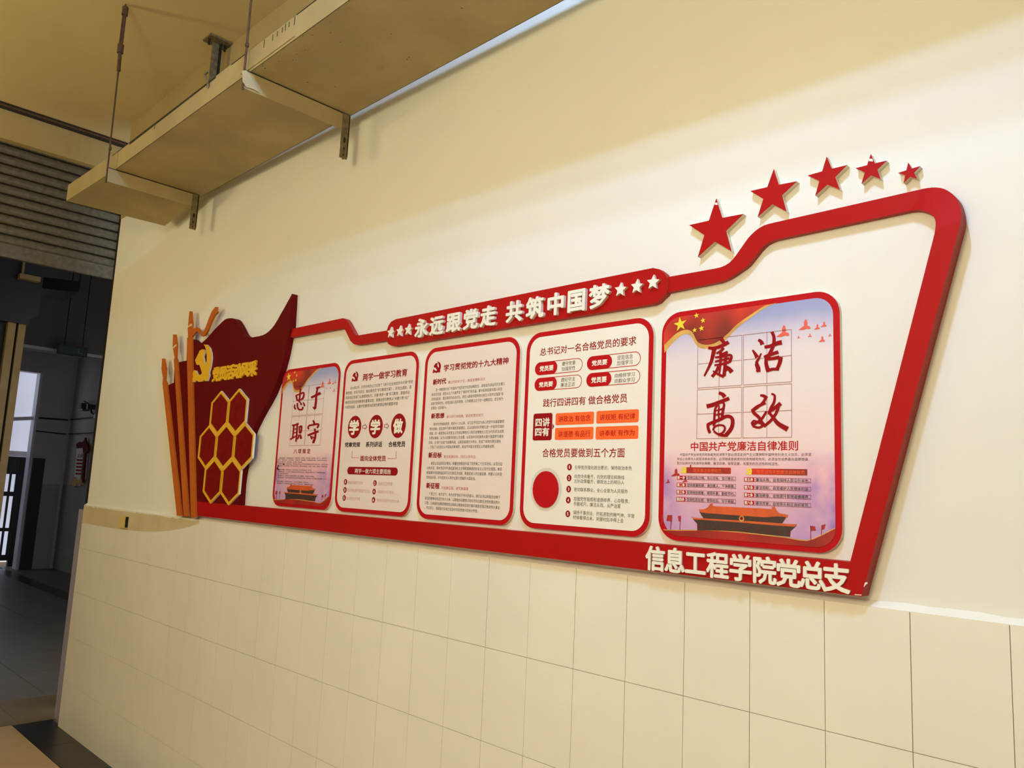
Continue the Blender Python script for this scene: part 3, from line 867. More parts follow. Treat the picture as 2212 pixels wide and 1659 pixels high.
# chipped corner scratches
for q in ([(1846, 1283.5), (1861, 1284.5), (1861, 1286.5), (1846, 1285.3)], [(1866, 1266), (1868.5, 1258.5), (1873, 1257.5), (1874.5, 1260), (1869.5, 1263.5), (1866.5, 1269)]):
    flat('chipped_paint', [px(q, D0+0.0006)], D0+0.0006, MT['white'], board)

# honeycomb of seven hexagonal plates
hc = empty('honeycomb_panel', (-3.99, -0.032, 1.894), 'honeycomb of seven yellow rimmed red hexagons mounted on the flag', 'panel')
HW, HR = 0.1045, 0.1200
for xc, zc in tuple((x*1.0095, 1.722+(z-1.722)*1.0095) for x, z in ((-4.056, 2.075), (-3.852, 2.075), (-4.158, 1.894), (-3.954, 1.894), (-3.750, 1.894), (-4.056, 1.713), (-3.852, 1.713))):
    o6 = [(xc+HW*dx, zc+HR*dz) for dx, dz in ((0, 1), (-1, 0.5), (-1, -0.5), (0, -1), (1, -0.5), (1, 0.5))]
    i6 = [(xc+(x-xc)*0.875, zc+(z-zc)*0.875) for x, z in o6]
    ring('hexagon_rim', o6[::-1], i6[::-1], 0.042, MT['yellow'], hc, 0.0322, MT['white'])
    prism('hexagon_plate', i6, 0.038, 0.0324, MT['hexred'], hc)

# five wall stars
stars_px = [
    ('largest red wall star, leftmost of the five, with a chipped tip', [(1547.1, 428.2), (1604.5, 461.8), (1579.9, 543.5), (1507.7, 555.8), (1489.2, 485.6)]),
    ('second largest red wall star, next to the largest', [r6(*p) for p in ((720, 208), (880, 292), (805, 512), (610, 553), (557, 370))]),
    ('middle red wall star of the five above the right bar', [r6(*p) for p in ((1092, 125), (1233, 182), (1185, 358), (1013, 400), (958, 255))]),
    ('fourth red wall star with its top tip broken and white', [r6(*p) for p in ((1402, 105), (1512, 152), (1472, 283), (1338, 315), (1295, 207))]),
    ('smallest red wall star, rightmost of the five', [r6(*p) for p in ((1665, 167), (1750, 190), (1727, 283), (1632, 308), (1595, 238))])]
for i, (lab, tips) in enumerate(stars_px):
    t = [W2(x, y, 0.0175) for x, y in tips]
    cx = sum(p[0] for p in t)/5; cz = sum(p[1] for p in t)/5
    R = sum(math.hypot(p[0]-cx, p[1]-cz) for p in t)/5
    rot = math.atan2(t[0][1]-cz, t[0][0]-cx)
    st = empty('wall_star', (cx, 0, cz), lab, 'star', 'red stars on the wall above the board')
    prism('foam_core', star(cx, cz, R, rot, 0.40), 0.0163, 0.0, MT['pvc'], st)
    prism('red_face', star(cx, cz, R, rot, 0.40), 0.0175, 0.0163, MT['red'], st)
    if i in (0, 3):
        tx, tz = cx+R*math.cos(rot), cz+R*math.sin(rot)
        k = 0.008
        flat('broken_tip', [[(tx-k*0.62, tz-0.0175), (tx+k*0.62, tz-0.021), (tx+k*0.50, tz-0.014), (tx-k*0.45, tz-0.0115)]], 0.0179, MT['white'], st)

# ================================================================== POSTERS
ZB, ZT = 1.611, 2.267
PD = 0.012
_k = (1.95-PD)/(1.95-0.020)        # edges were read at 20 mm; carried to the poster's own depth
PXS = {i: (a*_k, b*_k) for i, (a, b) in {1: (-3.487, -2.978), 2: (-2.951, -2.427), 3: (-2.389, -1.872), 4: (-1.841, -1.3205), 5: (-1.291, -0.768)}.items()}
ZB, ZT = 1.722+(ZB-1.722)*_k, 1.722+(ZT-1.722)*_k
L1, L2, L3, L4 = PD+0.0004, PD+0.0008, PD+0.0012, PD+0.0016
def poster(i, label, paper):
    x0, x1 = PXS[i]
    p = empty('poster', (x0, 0, ZB), label, 'poster', 'rounded posters inside the red board')
    prism('backing_board', rrect(x0, ZB, x1, ZT, 0.062), PD, 0.0, MT['print_red'], p, MT['pvc'])
    b = 0.0165
    flat('sheet', [rrect(x0+b, ZB+b, x1-b, ZT-b, 0.048)], L1, MT[paper], p)
    return p
class Pr:
    """prints on a poster, given in the crop coordinates read from the photograph"""
    def __init__(s, p, ox, oy, sc): s.p = p; s.c = frame_of(ox, oy, sc)
    def w(s, x, y): return W2(*s.c(x, y), PD)
    def rect(s, x0, yt, yb, x1, y1=None):
        a = s.w(x0, yt); b = s.w(x0, yb); c = s.w(x1, yt if y1 is None else y1)
        return a[0], a[1], c[0], b[1]
    def T(s, t, x0, yt, yb, x1, y1, m='ink_red', bold=0.012, name='heading', res=2, line=1.0, L=L2):
        X0, Z1, X1, Z0 = s.rect(x0, yt, yb, x1, y1)
        if name == 'paragraph': line = 1.38
        elif t.count('\n') and line == 1.0: line = 1.12
        return text(name, t, X0, Z1, X1, Z0, L, MT[m], s.p, bold, res, line)
    def poly(s, name, pts, m, L=L2):
        return flat(name, [[s.w(x, y) for x, y in pts]], L, MT[m], s.p)
    def rr(s, name, x0, yt, yb, x1, y1, r, m, L=L2):
        X0, Z1, X1, Z0 = s.rect(x0, yt, yb, x1, y1)
        return flat(name, [rrect(X0, Z0, X1, Z1, r, 5)], L, MT[m], s.p)
    def disc(s, name, x, y, rx, ry, m, L=L2):
        c = s.w(x, y); a = s.w(x+rx, y)[0]-c[0]; b = c[1]-s.w(x, y+ry)[1]
        return flat(name, [ell(c[0], c[1], a, b)], L, MT[m], s.p)
    def emblem(s, x0, yt, yb, x1, y1, m, L=L2):
        X0, Z1, X1, Z0 = s.rect(x0, yt, yb, x1, y1)
        ax, bx = min(p[0] for p in EM_W), max(p[0] for p in EM_W)
        az, bz = min(p[1] for p in EM_W), max(p[1] for p in EM_W)
        return flat('emblem', [[(X0+(x-ax)/(bx-ax)*(X1-X0), Z0+(z-az)/(bz-az)*(Z1-Z0)) for x, z in EM_W]], L, MT[m], s.p)

# ---- poster 2
p2 = poster(2, 'white poster with three red discs reading 学 学 做, second from left', 'paper_pink')
q = Pr(p2, 560, 740, 4.147)
q.emblem(833, 262, 352, 892, 258, 'ink_red')
q.T('两学一做学习教育', 932, 280, 345, 1330, 240, bold=0.022)
q.T('　　2016年2月，中共中央办公厅印发了《关于在全体党员中开展“学党\n章党规、学系列讲话，做合格党员”学习教育方案》，并发出通知，要\n求各地区各部门认真贯彻执行。开展“两学一做”学习教育，是面向全\n体党员深化党内教育的重要实践，是推动党内教育从“关键少数”向广\n大党员拓展、从集中性教育向经常性教育延伸的重要举措',
    782, 398, 594, 1378, 352, 'ink_dark', 0.0, 'paragraph')
for x, y, rx, ry, ch in ((855, 757, 60, 102, '学'), (1045, 752, 63, 105, '学'), (1248, 745, 66, 110, '做')):
    q.disc('disc', x, y, rx, ry, 'ink_red')
    q.T(ch, x-42, y-62, y+72, x+45, y-66, 'ink_white', 0.04, 'disc_letter', 2, 1.0, L3)
for x, y in ((925, 755), (1120, 748)):
    q.poly('arrow', [(x, y-14), (x+22, y-15), (x+22, y-30), (x+44, y), (x+22, y+28), (x+22, y+13), (x, y+14)], 'ink_red')
    q.poly('arrow_inside', [(x+5, y-9), (x+26, y-10), (x+26, y-18), (x+38, y), (x+26, y+17), (x+26, y+8), (x+5, y+9)], 'paper_pink', L3)
q.T('党章党规', 770, 893, 937, 907, 885, 'ink_black', 0.028, 'caption')
q.T('系列讲话', 958, 888, 938, 1105, 882, 'ink_black', 0.028, 'caption')
q.T('合格党员', 1160, 885, 937, 1312, 880, 'ink_black', 0.028, 'caption')
q.poly('bracket_line', [(831, 972), (835, 972), (833, 1030), (895, 1030), (895, 1034), (829, 1034)], 'ink_pink')
q.poly('bracket_line', [(1229, 970), (1226, 970), (1224, 1038), (1150, 1036), (1150, 1041), (1228, 1042)], 'ink_pink')
q.T('面向全体党员', 908, 1012, 1062, 1137, 1010, bold=0.022, name='caption')
q.rr('red_bar', 793, 1112, 1180, 1245, 1118, 0.017, 'ink_red')
q.T('两学一做六项主要措施', 860, 1128, 1172, 1182, 1130, 'ink_white', 0.006, 'caption', L=L3)
for i, (x, y, s_, tx, ty0, ty1, tx1, ty2) in enumerate(((774, 1248, '围绕专题学习讨论', 800, 1238, 1268, 932, 1242), (1038, 1259, '创新方式讲党课', 1068, 1246, 1280, 1193, 1252), (769, 1320, '召开党支部专题组织生活会', 793, 1306, 1338, 997, 1317),
        (1030, 1335, '开展民主评议党员', 1060, 1322, 1350, 1205, 1330), (762, 1392, '立足岗位作贡献', 787, 1380, 1408, 905, 1387), (1025, 1410, '领导机关领导干部作表率', 1055, 1397, 1426, 1255, 1407))):
    q.disc('number_disc', x, y, 15, 26, 'ink_red')
    q.T(str(i+1), x-6, y-13, y+13, x+6, y-13, 'ink_white', 0.02, 'number', 2, 1.0, L3)
    q.T(s_, tx, ty0, ty1, tx1, ty2, 'ink_pale', 0.0, 'caption')

# ---- poster 3
p3 = poster(3, 'white poster of four paragraphs of small text, middle of the five', 'paper_pink')
q = Pr(p3, 890, 720, 3.86)
q.emblem(177, 240, 334, 245, 232, 'ink_red')
q.T('学习贯彻党的十九大精神', 268, 262, 318, 808, 200, bold=0.022)
for a in ((178, 383, 432, 288, 378, '新时代'), (163, 668, 713, 272, 665, '新思想'), (140, 992, 1040, 250, 990, '新目标'), (122, 1243, 1293, 232, 1243, '新征程')):
    q.T(a[5], *a[:5], bold=0.035)
for a in ((303, 397, 422, 610, 372, '确立历史新方位，焕发发展新活力'), (290, 684, 709, 594, 673, '奋斗的行动指南，前进的理论动力'), (267, 1016, 1042, 532, 1016, '契合发展实际，回应人民向往'), (247, 1274, 1302, 472, 1278, '开启新征程，谱写新篇章')):
    q.T(a[5], *a[:5], m='ink_pink', bold=0.0, name='caption')
q.T('　　这一判断是对当下中国共产党历史方位的战略定位，具有极为深远的历史意义\n和现实价值。报告从五个方面界定了“新时代”的内涵，集中起来就是中国人民在\n历经站起来、富起来的历史进步后，将迈入建设中国特色社会主义现代化强国“强\n起来”的新时代。全党全国人民的思想、行为都要立足于这一战略定位，坚定地为\n实现这一目标奋斗。',
    168, 462, 637, 778, 410, 'ink_dark', 0.0, 'paragraph')
q.T('　　新时代呼唤新思想。党的十八大以来，以习近平同志为核心的党中央高度重视\n理论创新。在实践中不断丰富和发展理论，又以创新的科学理论进一步指导实践的\n发展。这一新思想以马克思主义的辩证唯物主义和历史唯物主义在当代的灵活运用\n为理论基础，以为人民服务的初心为主题，以实现中华民族伟大复兴强国梦为根本\n目标，以“四个全面”为战略布局，以新发展理念为导向，形成了系统的理论建构\n，开拓了马克思主义中国化的新境界，是当代中国马克思主义的最新成果。',
    150, 748, 962, 771, 718, 'ink_dark', 0.0, 'paragraph')
q.T('　　报告以深远的历史眼光，前瞻性地规划升级了党的第二个百年目标。从现在起\n分两步走，到本世纪中叶建成富强民主文明和谐美丽的社会主义现代化强国。新目\n标强调中华民族强起来不仅仅是经济发展，更是促进人的全面发展，构建人与环境\n的和谐关系，中华民族对人类作出更大贡献的大国担当。',
    128, 1070, 1214, 755, 1070, 'ink_dark', 0.0, 'paragraph')
q.T('　　千里之行，始于足下。伟大的梦想成于伟大的奋斗。我们必须以积极主动敢于\n担当的精神状态进行伟大斗争，以勤勉的问题意识和科学的态度促进党的建设伟大\n工程，以卓越的战略思维规划全局和以精准务实的行事风格狠抓落实推进伟大事业\n，不忘初心，砥砺前行去努力实现中华民族复兴的伟大梦想。',
    112, 1322, 1466, 738, 1345, 'ink_dark', 0.0, 'paragraph')

# ---- poster 4
p4 = poster(4, 'white poster with orange boxes and a plain red disc, second from right', 'paper')
q = Pr(p4, 1110, 670, 3.319)
q.T('总书记对一名合格党员的要求', 190, 273, 330, 880, 190, bold=0.010)
for x0, yt, yb, x1, y1, xs_, sm_, tt in ((155, 378, 470, 495, 348, 315, '遵守党章\n加强党性', (345, 370, 438, 443, 360)), (527, 335, 433, 912, 300, 707, '坚定信念\n加强学习', (742, 325, 398, 855, 318)),
        (152, 490, 582, 490, 465, 311, '遵纪守法\n廉洁正派', (338, 485, 553, 440, 480)), (523, 455, 553, 908, 427, 702, '向榜样学习\n向群众学习', (725, 455, 525, 868, 442))):
    X0, Z1, X1, Z0 = q.rect(x0, yt, yb, x1, y1)
    r = (Z1-Z0)/2
    ring('pill_outline', rrect(X0, Z0, X1, Z1, r, 8), rrect(X0+0.0022, Z0+0.0022, X1-0.0022, Z1-0.0022, r-0.0022, 8), L2, MT['print_red'], p4)
    XS_ = q.w(xs_, (yt+y1)/2)[0]
    flat('pill_end', [rrect(X0, Z0, XS_, Z1, r, 8)], L3, MT['print_red'], p4)
    q.T(sm_, *tt, m='ink_dark', bold=0.0, name='caption')
for a in ((188, 402, 442, 287, 390), (562, 362, 402, 672, 352), (183, 517, 555, 283, 505), (558, 482, 525, 668, 470)):
    q.T('党员要', *a, m='ink_white', bold=0.035, name='caption', L=L4)
q.T('践行四讲四有 做合格党员', 212, 637, 697, 815, 600, bold=0.010)
q.rr('badge', 143, 743, 935, 279, 737, 0.008, 'ink_red')
q.poly('badge_point', [(278, 812), (290, 832), (278, 858)], 'ink_red')
q.T('四讲\n四有', 158, 775, 905, 260, 770, 'ink_white', 0.03, 'caption', 2, 1.08, L3)
for a, t, s_ in (((302, 740, 825, 577, 727), (322, 759, 803, 552, 747), '讲政治 有信念'), ((594, 724, 814, 898, 711), (618, 748, 791, 872, 737), '讲规矩 有纪律'),
        ((297, 845, 931, 573, 838), (320, 868, 912, 550, 864), '讲道德 有品行'), ((589, 836, 928, 895, 829), (615, 862, 905, 868, 852), '讲奉献 有作为')):
    q.rr('orange_box', *a, 0.006, 'box_orange')
    q.T(s_, *t, m='print_red', bold=0.004, name='caption', L=L3)
q.T('合格党员要做到五个方面', 207, 992, 1055, 797, 990, bold=0.010)
q.disc('grey_ring', 230, 1285, 113, 157, 'grey')
cc = q.w(230, 1285); ra = q.w(323, 1285)[0]-cc[0]; rb = cc[1]-q.w(230, 1417)[1]
prism('red_disc', ell(cc[0], cc[1], ra, rb, 36), PD+0.0035, L2, MT['print_red'], p4)
for i, (x, y) in enumerate(((400, 1125), (397, 1203), (394, 1283), (391, 1362), (388, 1460))):
    q.disc('number_disc', x, y, 17, 24, 'ink_red')
    q.T(str(i+1), x-5, y-12, y+12, x+6, y-12, 'ink_white', 0.02, 'number', 2, 1.0, L3)
for a, s_ in (((438, 1113, 1142, 847, 1117), '引导党员强化政治意识，保持政治本色'), ((435, 1177, 1240, 793, 1187), '向党中央看齐，向党的理论和路线\n方针政策看齐，做政治上的明白人'), ((433, 1271, 1300, 818, 1286), '密切联系群众，全心全意为人民服务'),
        ((430, 1336, 1403, 830, 1354), '加强党性锻炼和道德修养，心存敬畏、\n手握戒尺，廉洁从政、从严治家'), ((427, 1434, 1500, 865, 1462), '保持干事创业、开拓进取的精气神，平常\n时候看得出来，关键时刻冲得上去')):
    q.T(s_, *a, m='ink_dark', bold=0.0, name='caption')

# ---- posters 5 and 1 share their picture
p5 = poster(5, 'picture poster with brush characters 廉洁高效 over a gate tower, far right', 'sky_print')
p1 = poster(1, 'picture poster with brush characters 忠于职守, far left beside the flag', 'sky_print')
X5, X6 = PXS[5]
cD = frame_of(1400, 610, 4.255); cE = frame_of(1400, 930, 4.366)
def art(p, i):
    x0, x1 = PXS[i]
    def m_(fr):
        def g(x, y):
            X, Z = W2(*fr(x, y), PD)
            return (x0+(X-X5)/(X6-X5)*(x1-x0), Z)
        return g
    D, E = m_(cD), m_(cE)
    b = 0.0165
    # flag, upper left
    low = smoothpath([(1190, 180), (1080, 212), (960, 285), (820, 385), (740, 465), (690, 508), (640, 545), (580, 570), (520, 573), (470, 556), (440, 520), (410, 460), (370, 437), (320, 440), (260, 470), (205, 520), (152, 575)], 3)
    gl = smoothpath([(1192, 180), (1085, 230), (965, 310), (830, 412), (750, 492), (700, 540), (650, 580), (590, 603), (525, 610), (470, 598), (430, 556), (398, 496), (362, 476), (318, 482), (260, 524), (205, 580), (152, 650)], 3)
    tl = rrect(x0+b*0.4, ZB+b, x1-b, ZT-b*0.9, 0.055, 6)[14:21]
    tl = [t for t in tl]
    e1 = D(1190, 178)
    top = [(e1[0], ZT-b*0.9)]+tl
    zlim = ZT-b*0.9-0.0012
    tp_ = [t for t in tl if t[0] < e1[0]-0.01]
    lw = [q_ for q_ in (D(x, y) for x, y in low[::-1]) if q_[1] < zlim]
    gw = [q_ for q_ in (D(x, y) for x, y in gl[::-1]) if q_[1] < zlim]
    corner = [t for t in tp_ if t[1] > lw[0][1]+0.002]
    flat('flag_fringe', [[(e1[0], ZT-b*0.9)]+[t for t in tp_ if t[1] > gw[0][1]+0.002]+gw], L2, MT['gold'], p)
    flat('flag', [[(e1[0]-0.004, ZT-b*0.9)]+corner+lw], L3, MT['flag'], p)
    for x, y, r in ((298, 385, 62), (447, 305, 25), (507, 350, 25), (493, 423, 27), (430, 440, 23)):
        c = D(x, y); R = abs(D(x+r, y)[0]-c[0])
        flat('flag_star', [star(c[0], c[1], R, PI/2+0.12)], L4, MT['star_yellow'], p)
    # birds
    def bird(x, y, s, m, g=None):
        g = g or D
        pts = [(-0.6, 0.42), (-0.35, 0.22), (-0.1, 0.05), (-0.12, -0.25), (0.0, -0.55), (0.14, -0.5), (0.22, -0.2), (0.2, 0.05), (0.42, 0.08), (0.5, 0.3), (0.3, 0.35), (0.15, 0.3), (-0.2, 0.42)]
        flat('bird', [[g(x+a*s, y+b_*s) for a, b_ in pts]], L3, MT[m], p)
    for x, y, s in ((1245, 455, 110), (1445, 395, 100), (1555, 412, 52), (1617, 388, 52), (1383, 505, 26), (1487, 488, 34), (1600, 525, 56), (1672, 485, 26)):
        bird(x, y, s, 'bird')
    if i == 5:
        for x, y, s in ((262, 400, 75), (188, 480, 40), (400, 345, 45), (350, 468, 48)):
            bird(x, y, s, 'bird_dark', E)
    # hill, gate tower, flags
    yb = ZB+b*0.5
    hill = [(140, 940), (300, 945), (500, 943), (700, 950), (850, 962), (1000, 978), (1150, 995), (1300, 1012), (1420, 1035), (1500, 1042), (1560, 1025), (1650, 985), (1765, 925)]
    gl_ = [(x, y-9) for x, y in hill]
    h0 = [E(x, y) for x, y in hill]; g0 = [E(x, y) for x, y in gl_]
    cornr = rrect(x0+b*0.9, ZB+b*0.8, x1-b*0.9, ZT-b, 0.05, 6)
    bl = cornr[21:28]; brr = cornr[0:7]
    under = [t for t in brr[::-1]+bl[::-1] if t[1] < (h0[-1][1] if t[0] > (x0+x1)/2 else h0[0][1])-0.001]
    flat('hill_edge', [g0+under], L2, MT['gold'], p)
    flat('hill', [h0+under], L3, MT['hill'], p)
    flat('tower_body', [[E(*a) for a in ((485, 762), (1305, 815), (1270, 870), (1250, 885), (530, 835), (505, 800))],
                        [E(*a) for a in ((425, 835), (1398, 900), (1345, 950), (1340, 1002), (1150, 985), (1000, 968), (850, 952), (700, 944), (465, 942), (465, 880))]], L3+0.0001, MT['eave'], p)
    flat('tower_roof', [[E(*a) for a in ((478, 745), (530, 742), (565, 725), (590, 690), (612, 690), (612, 712), (1170, 740), (1172, 718), (1195, 716), (1212, 752), (1240, 780), (1325, 797), (1312, 822), (1250, 808), (1100, 818), (800, 798), (560, 780), (500, 772))],
                        [E(*a) for a in ((408, 815), (450, 823), (900, 850), (1340, 882), (1407, 884), (1385, 908), (1200, 895), (800, 862), (440, 838))]], L4, MT['roof'], p)
    flat('tower_columns', [[E(x, 893+(x-465)*0.055), E(x+6, 893+(x-465)*0.055), E(x+6, 940+max(0, x-700)*0.085), E(x, 940+max(0, x-700)*0.085)] for x in (468, 545, 635, 725, 815, 930, 1040, 1140, 1235, 1330)], L4, MT['ink_red'], p)
    c = E(885, 832); R = abs(E(910, 832)[0]-c[0])
    flat('tower_emblem', [ell(c[0], c[1], R, R*1.05, 16)], L4+0.0002, MT['gold'], p)
    flat('tower_emblem_heart', [ell(c[0], c[1]+0.001, R*0.6, R*0.6, 12)], L4+0.0004, MT['ink_red'], p)
    for fl, po in (([(175, 850), (185, 797), (230, 798), (226, 862), (200, 852)], (215, 222, 855, 937)), ([(283, 805), (312, 805), (309, 862), (290, 850)], (303, 308, 850, 938)),
                   ([(1530, 898), (1575, 903), (1585, 943), (1538, 945)], (1535, 1541, 900, 1030)), ([(1640, 893), (1676, 882), (1662, 930), (1640, 935)], (1637, 1643, 890, 985)), ([(132, 795), (144, 800), (142, 865), (132, 862)], (131, 134, 862, 900))):
        flat('small_flag', [[E(*a) for a in fl], [E(po[0], po[2]), E(po[1], po[2]), E(po[1]-4, po[3]), E(po[0]-4, po[3])]], L4, MT['bird_dark'], p)
    # the four writing squares
    gx = tuple(x*_k for x in (-1.169, -1.033, -1.0285, -0.893)); gz = tuple(1.722+(z-1.722)*_k for z in (2.176, 2.0385, 2.0335, 1.8955))
    mapx = lambda X: x0+(X-X5)/(X6-X5)*(x1-x0)
    t = 0.0007
    def hl(xa, xb, z): return [(xa, z-t), (xb, z-t), (xb, z+t), (xa, z+t)]
    def vl(x, za, zb): return [(x-t, zb), (x+t, zb), (x+t, za), (x-t, za)]
    for a, b2 in ((0, 1), (2, 3)):
        for c2, d2 in ((0, 1), (2, 3)):
            xa, xb, za, zb = mapx(gx[a]), mapx(gx[b2]), gz[c2], gz[d2]
            flat('writing_square', [hl(xa, xb, za), hl(xa, xb, zb), hl(xa, xb, (za+zb)/2), vl(xa, za, zb), vl(xb, za, zb), vl((xa+xb)/2, za, zb)], L3, MT['line'], p)
art(p5, 5)
art(p1, 1)

def brush(p, fr, chars, L=L4):
    for strokes in chars:
        polys = []
        for pts, w0, w1 in strokes:
            w0, w1 = w0*1.22, w1*1.22
            if len(pts) > 2: pts = smoothpath(pts, 4)
            o_ = stroke(pts, w0, w1)
            # a nib of a point at each end
            polys.append([W2(*fr(x, y), PD) for x, y in o_])
        v, f = [], []
        for k_, pp_ in enumerate(polys):
            if area(pp_) < 0: pp_ = pp_[::-1]
            n_ = len(v)
            v += [(x, -(L+0.00004*k_), z) for x, z in pp_]
            f.append(tuple(range(n_, n_+len(pp_))))
        obj('brush_character', v, f, MT['ink_red'], p)
lian = [([(672, 515), (700, 552), (735, 560)], 34, 16), ([(555, 602), (600, 606), (660, 592), (720, 562), (742, 548)], 22, 30), ([(612, 606), (598, 670), (580, 735), (550, 800), (518, 862)], 34, 12),
        ([(695, 600), (672, 630), (628, 655)], 24, 14), ([(655, 668), (700, 655), (735, 640)], 18, 22), ([(618, 690), (690, 682), (755, 668), (768, 690), (748, 738)], 16, 22), ([(618, 728), (690, 712), (752, 698)], 14, 18),
        ([(612, 762), (680, 752), (745, 735)], 14, 20), ([(672, 642), (668, 740), (655, 850)], 20, 14), ([(718, 640), (712, 740), (700, 862)], 22, 26), ([(648, 770), (628, 820), (590, 868)], 18, 24),
        ([(718, 775), (748, 795), (772, 825)], 22, 36), ([(600, 815), (640, 842), (700, 868)], 12, 22), ([(705, 812), (735, 800), (760, 790)], 14, 20)]
jie = [([(1015, 528), (1040, 545), (1052, 572)], 20, 34), ([(962, 622), (985, 655), (1005, 690)], 12, 34), ([(1042, 652), (1020, 700), (1000, 738), (1015, 785), (1014, 822)], 10, 36), ([(990, 750), (1004, 790), (1016, 824)], 14, 24),
       ([(1072, 596), (1130, 585), (1190, 560), (1232, 552)], 22, 36), ([(1140, 455), (1160, 510), (1150, 590), (1118, 660), (1112, 700)], 24, 26), ([(1068, 690), (1125, 665), (1200, 640)], 24, 26),
       ([(1088, 690), (1088, 750), (1108, 820)], 22, 34), ([(1090, 708), (1150, 700), (1210, 688)], 20, 28), ([(1220, 685), (1212, 740), (1186, 800)], 34, 24), ([(1098, 812), (1150, 798), (1206, 800)], 24, 20)]
gao = [([(652, 1015), (688, 1030), (706, 1055)], 22, 34), ([(540, 1140), (590, 1128), (650, 1105), (700, 1085), (748, 1066)], 32, 26), ([(652, 1110), (620, 1160), (612, 1230), (608, 1300)], 16, 18), ([(668, 1098), (700, 1118), (690, 1180), (682, 1240)], 16, 22),
       ([(618, 1180), (655, 1172), (690, 1160)], 10, 14), ([(612, 1222), (650, 1215), (688, 1205)], 10, 14), ([(655, 1130), (650, 1200), (655, 1280)], 12, 14),
       ([(548, 1308), (600, 1285), (660, 1262), (720, 1232), (765, 1240), (780, 1280), (765, 1345), (712, 1412)], 22, 30), ([(552, 1300), (556, 1345), (572, 1385)], 22, 22),
       ([(630, 1262), (618, 1290), (600, 1320)], 14, 16), ([(600, 1362), (612, 1330), (655, 1312), (700, 1320), (708, 1350), (680, 1388), (640, 1392), (606, 1366)], 14, 16), ([(640, 1395), (672, 1405), (715, 1408)], 14, 24)]
xiao = [([(1032, 1038), (1068, 1045), (1090, 1068)], 14, 34), ([(962, 1178), (1010, 1140), (1082, 1108)], 26, 20), ([(1085, 1062), (1060, 1100), (1010, 1150), (968, 1180)], 22, 14), ([(962, 1165), (975, 1200), (1020, 1240), (1050, 1290), (1085, 1325)], 26, 24),
        ([(1090, 1185), (1050, 1250), (1000, 1290), (952, 1310)], 16, 24), ([(952, 1300), (975, 1272), (1020, 1290), (1060, 1312), (1020, 1335), (965, 1322)], 14, 18), ([(1135, 1025), (1165, 1040), (1160, 1100), (1130, 1160), (1115, 1215)], 14, 26),
        ([(1112, 1195), (1160, 1160), (1222, 1112)], 16, 32), ([(1205, 1130), (1180, 1200), (1130, 1270), (1065, 1325)], 22, 20), ([(1105, 1185), (1150, 1240), (1200, 1300), (1285, 1350)], 16, 40)]
brush(p5, cD, (lian, jie, gao, xiao))
cB = frame_of(560, 740, 4.147)
zhong = [([(372, 412), (368, 460), (358, 535)], 14, 10), ([(332, 470), (338, 500), (343, 525)], 12, 12), ([(333, 474), (370, 460), (400, 450), (400, 480), (388, 508)], 10, 14), ([(342, 520), (365, 512), (390, 506)], 10, 10),
         ([(322, 555), (318, 580), (330, 598)], 8, 14), ([(345, 540), (345, 575), (360, 600), (388, 598), (392, 575)], 12, 12), ([(365, 530), (375, 545), (382, 560)], 8, 14), ([(395, 535), (405, 555), (408, 570)], 8, 14)]
yu = [([(512, 412), (530, 405), (548, 398)], 16, 12), ([(466, 494), (505, 475), (552, 452)], 14, 20), ([(528, 400), (515, 460), (510, 530), (502, 592)], 12, 18), ([(504, 596), (494, 590), (482, 575)], 16, 6)]
zhi = [([(296, 742), (325, 738), (355, 726)], 12, 14), ([(312, 742), (308, 800), (300, 860)], 12, 10), ([(342, 732), (340, 790), (330, 890)], 12, 10), ([(280, 868), (310, 850), (350, 826)], 12, 8), ([(312, 776), (328, 774), (342, 770)], 8, 8),
       ([(310, 810), (325, 808), (340, 804)], 8, 8), ([(360, 752), (362, 780), (362, 812)], 10, 10), ([(360, 755), (372, 750), (382, 750), (380, 780), (374, 808)], 10, 12), ([(360, 812), (368, 810), (376, 806)], 8, 8), ([(362, 825), (355, 845), (342, 866)], 12, 10), ([(368, 822), (375, 840), (376, 862)], 8, 18)]
shou = [([(482, 698), (492, 712), (496, 735)], 10, 18), ([(450, 775), (440, 765), (450, 745), (480, 738), (528, 730), (532, 745), (520, 765)], 12, 14), ([(436, 832), (480, 815), (534, 795)], 14, 16), ([(500, 770), (506, 820), (500, 860), (484, 900)], 12, 18),
        ([(462, 835), (468, 850), (476, 866)], 8, 14), ([(500, 862), (488, 850), (470, 842)], 12, 6)]
brush(p1, cB, (zhong, yu, zhi, shou))

# poster 5 wording
q = Pr(p5, 1400, 930, 4.366)
q.T('中国共产党廉洁自律准则', 405, 108, 195, 1415, 106, bold=0.014, m='print_red')
q.T('　中国共产党全体党员和各级党员领导干部必须坚定共产主义理想和中国特色社会主义信念，必须坚\n持全心全意为人民服务根本宗旨，必须继承发扬党的优良传统和作风，必须自觉培养高尚道德情操，\n努力弘扬中华民族传统美德，廉洁自律，接受监督，永葆党的先进性和纯洁性。',
    275, 214, 322, 1540, 218, 'ink_dark', 0.0, 'paragraph')
for x0, x1, yt, yb, y1, ex0, ex1 in ((362, 782, 346, 402, 356, 310, 365), (975, 1503, 358, 415, 368, 920, 982)):
    q.rr('red_scroll', x0, yt, yb, x1, y1, 0.002, 'flag')
    q.emblem(ex0, yt-8, yb, ex1, yt-6, 'star_yellow', L3)
q.T('党员廉洁自律规范', 428, 358, 394, 692, 365, 'box_orange', 0.0, 'caption', L=L3)
q.T('党员领导干部廉洁自律规范', 1028, 372, 408, 1478, 382, 'box_orange', 0.0, 'caption', L=L3)
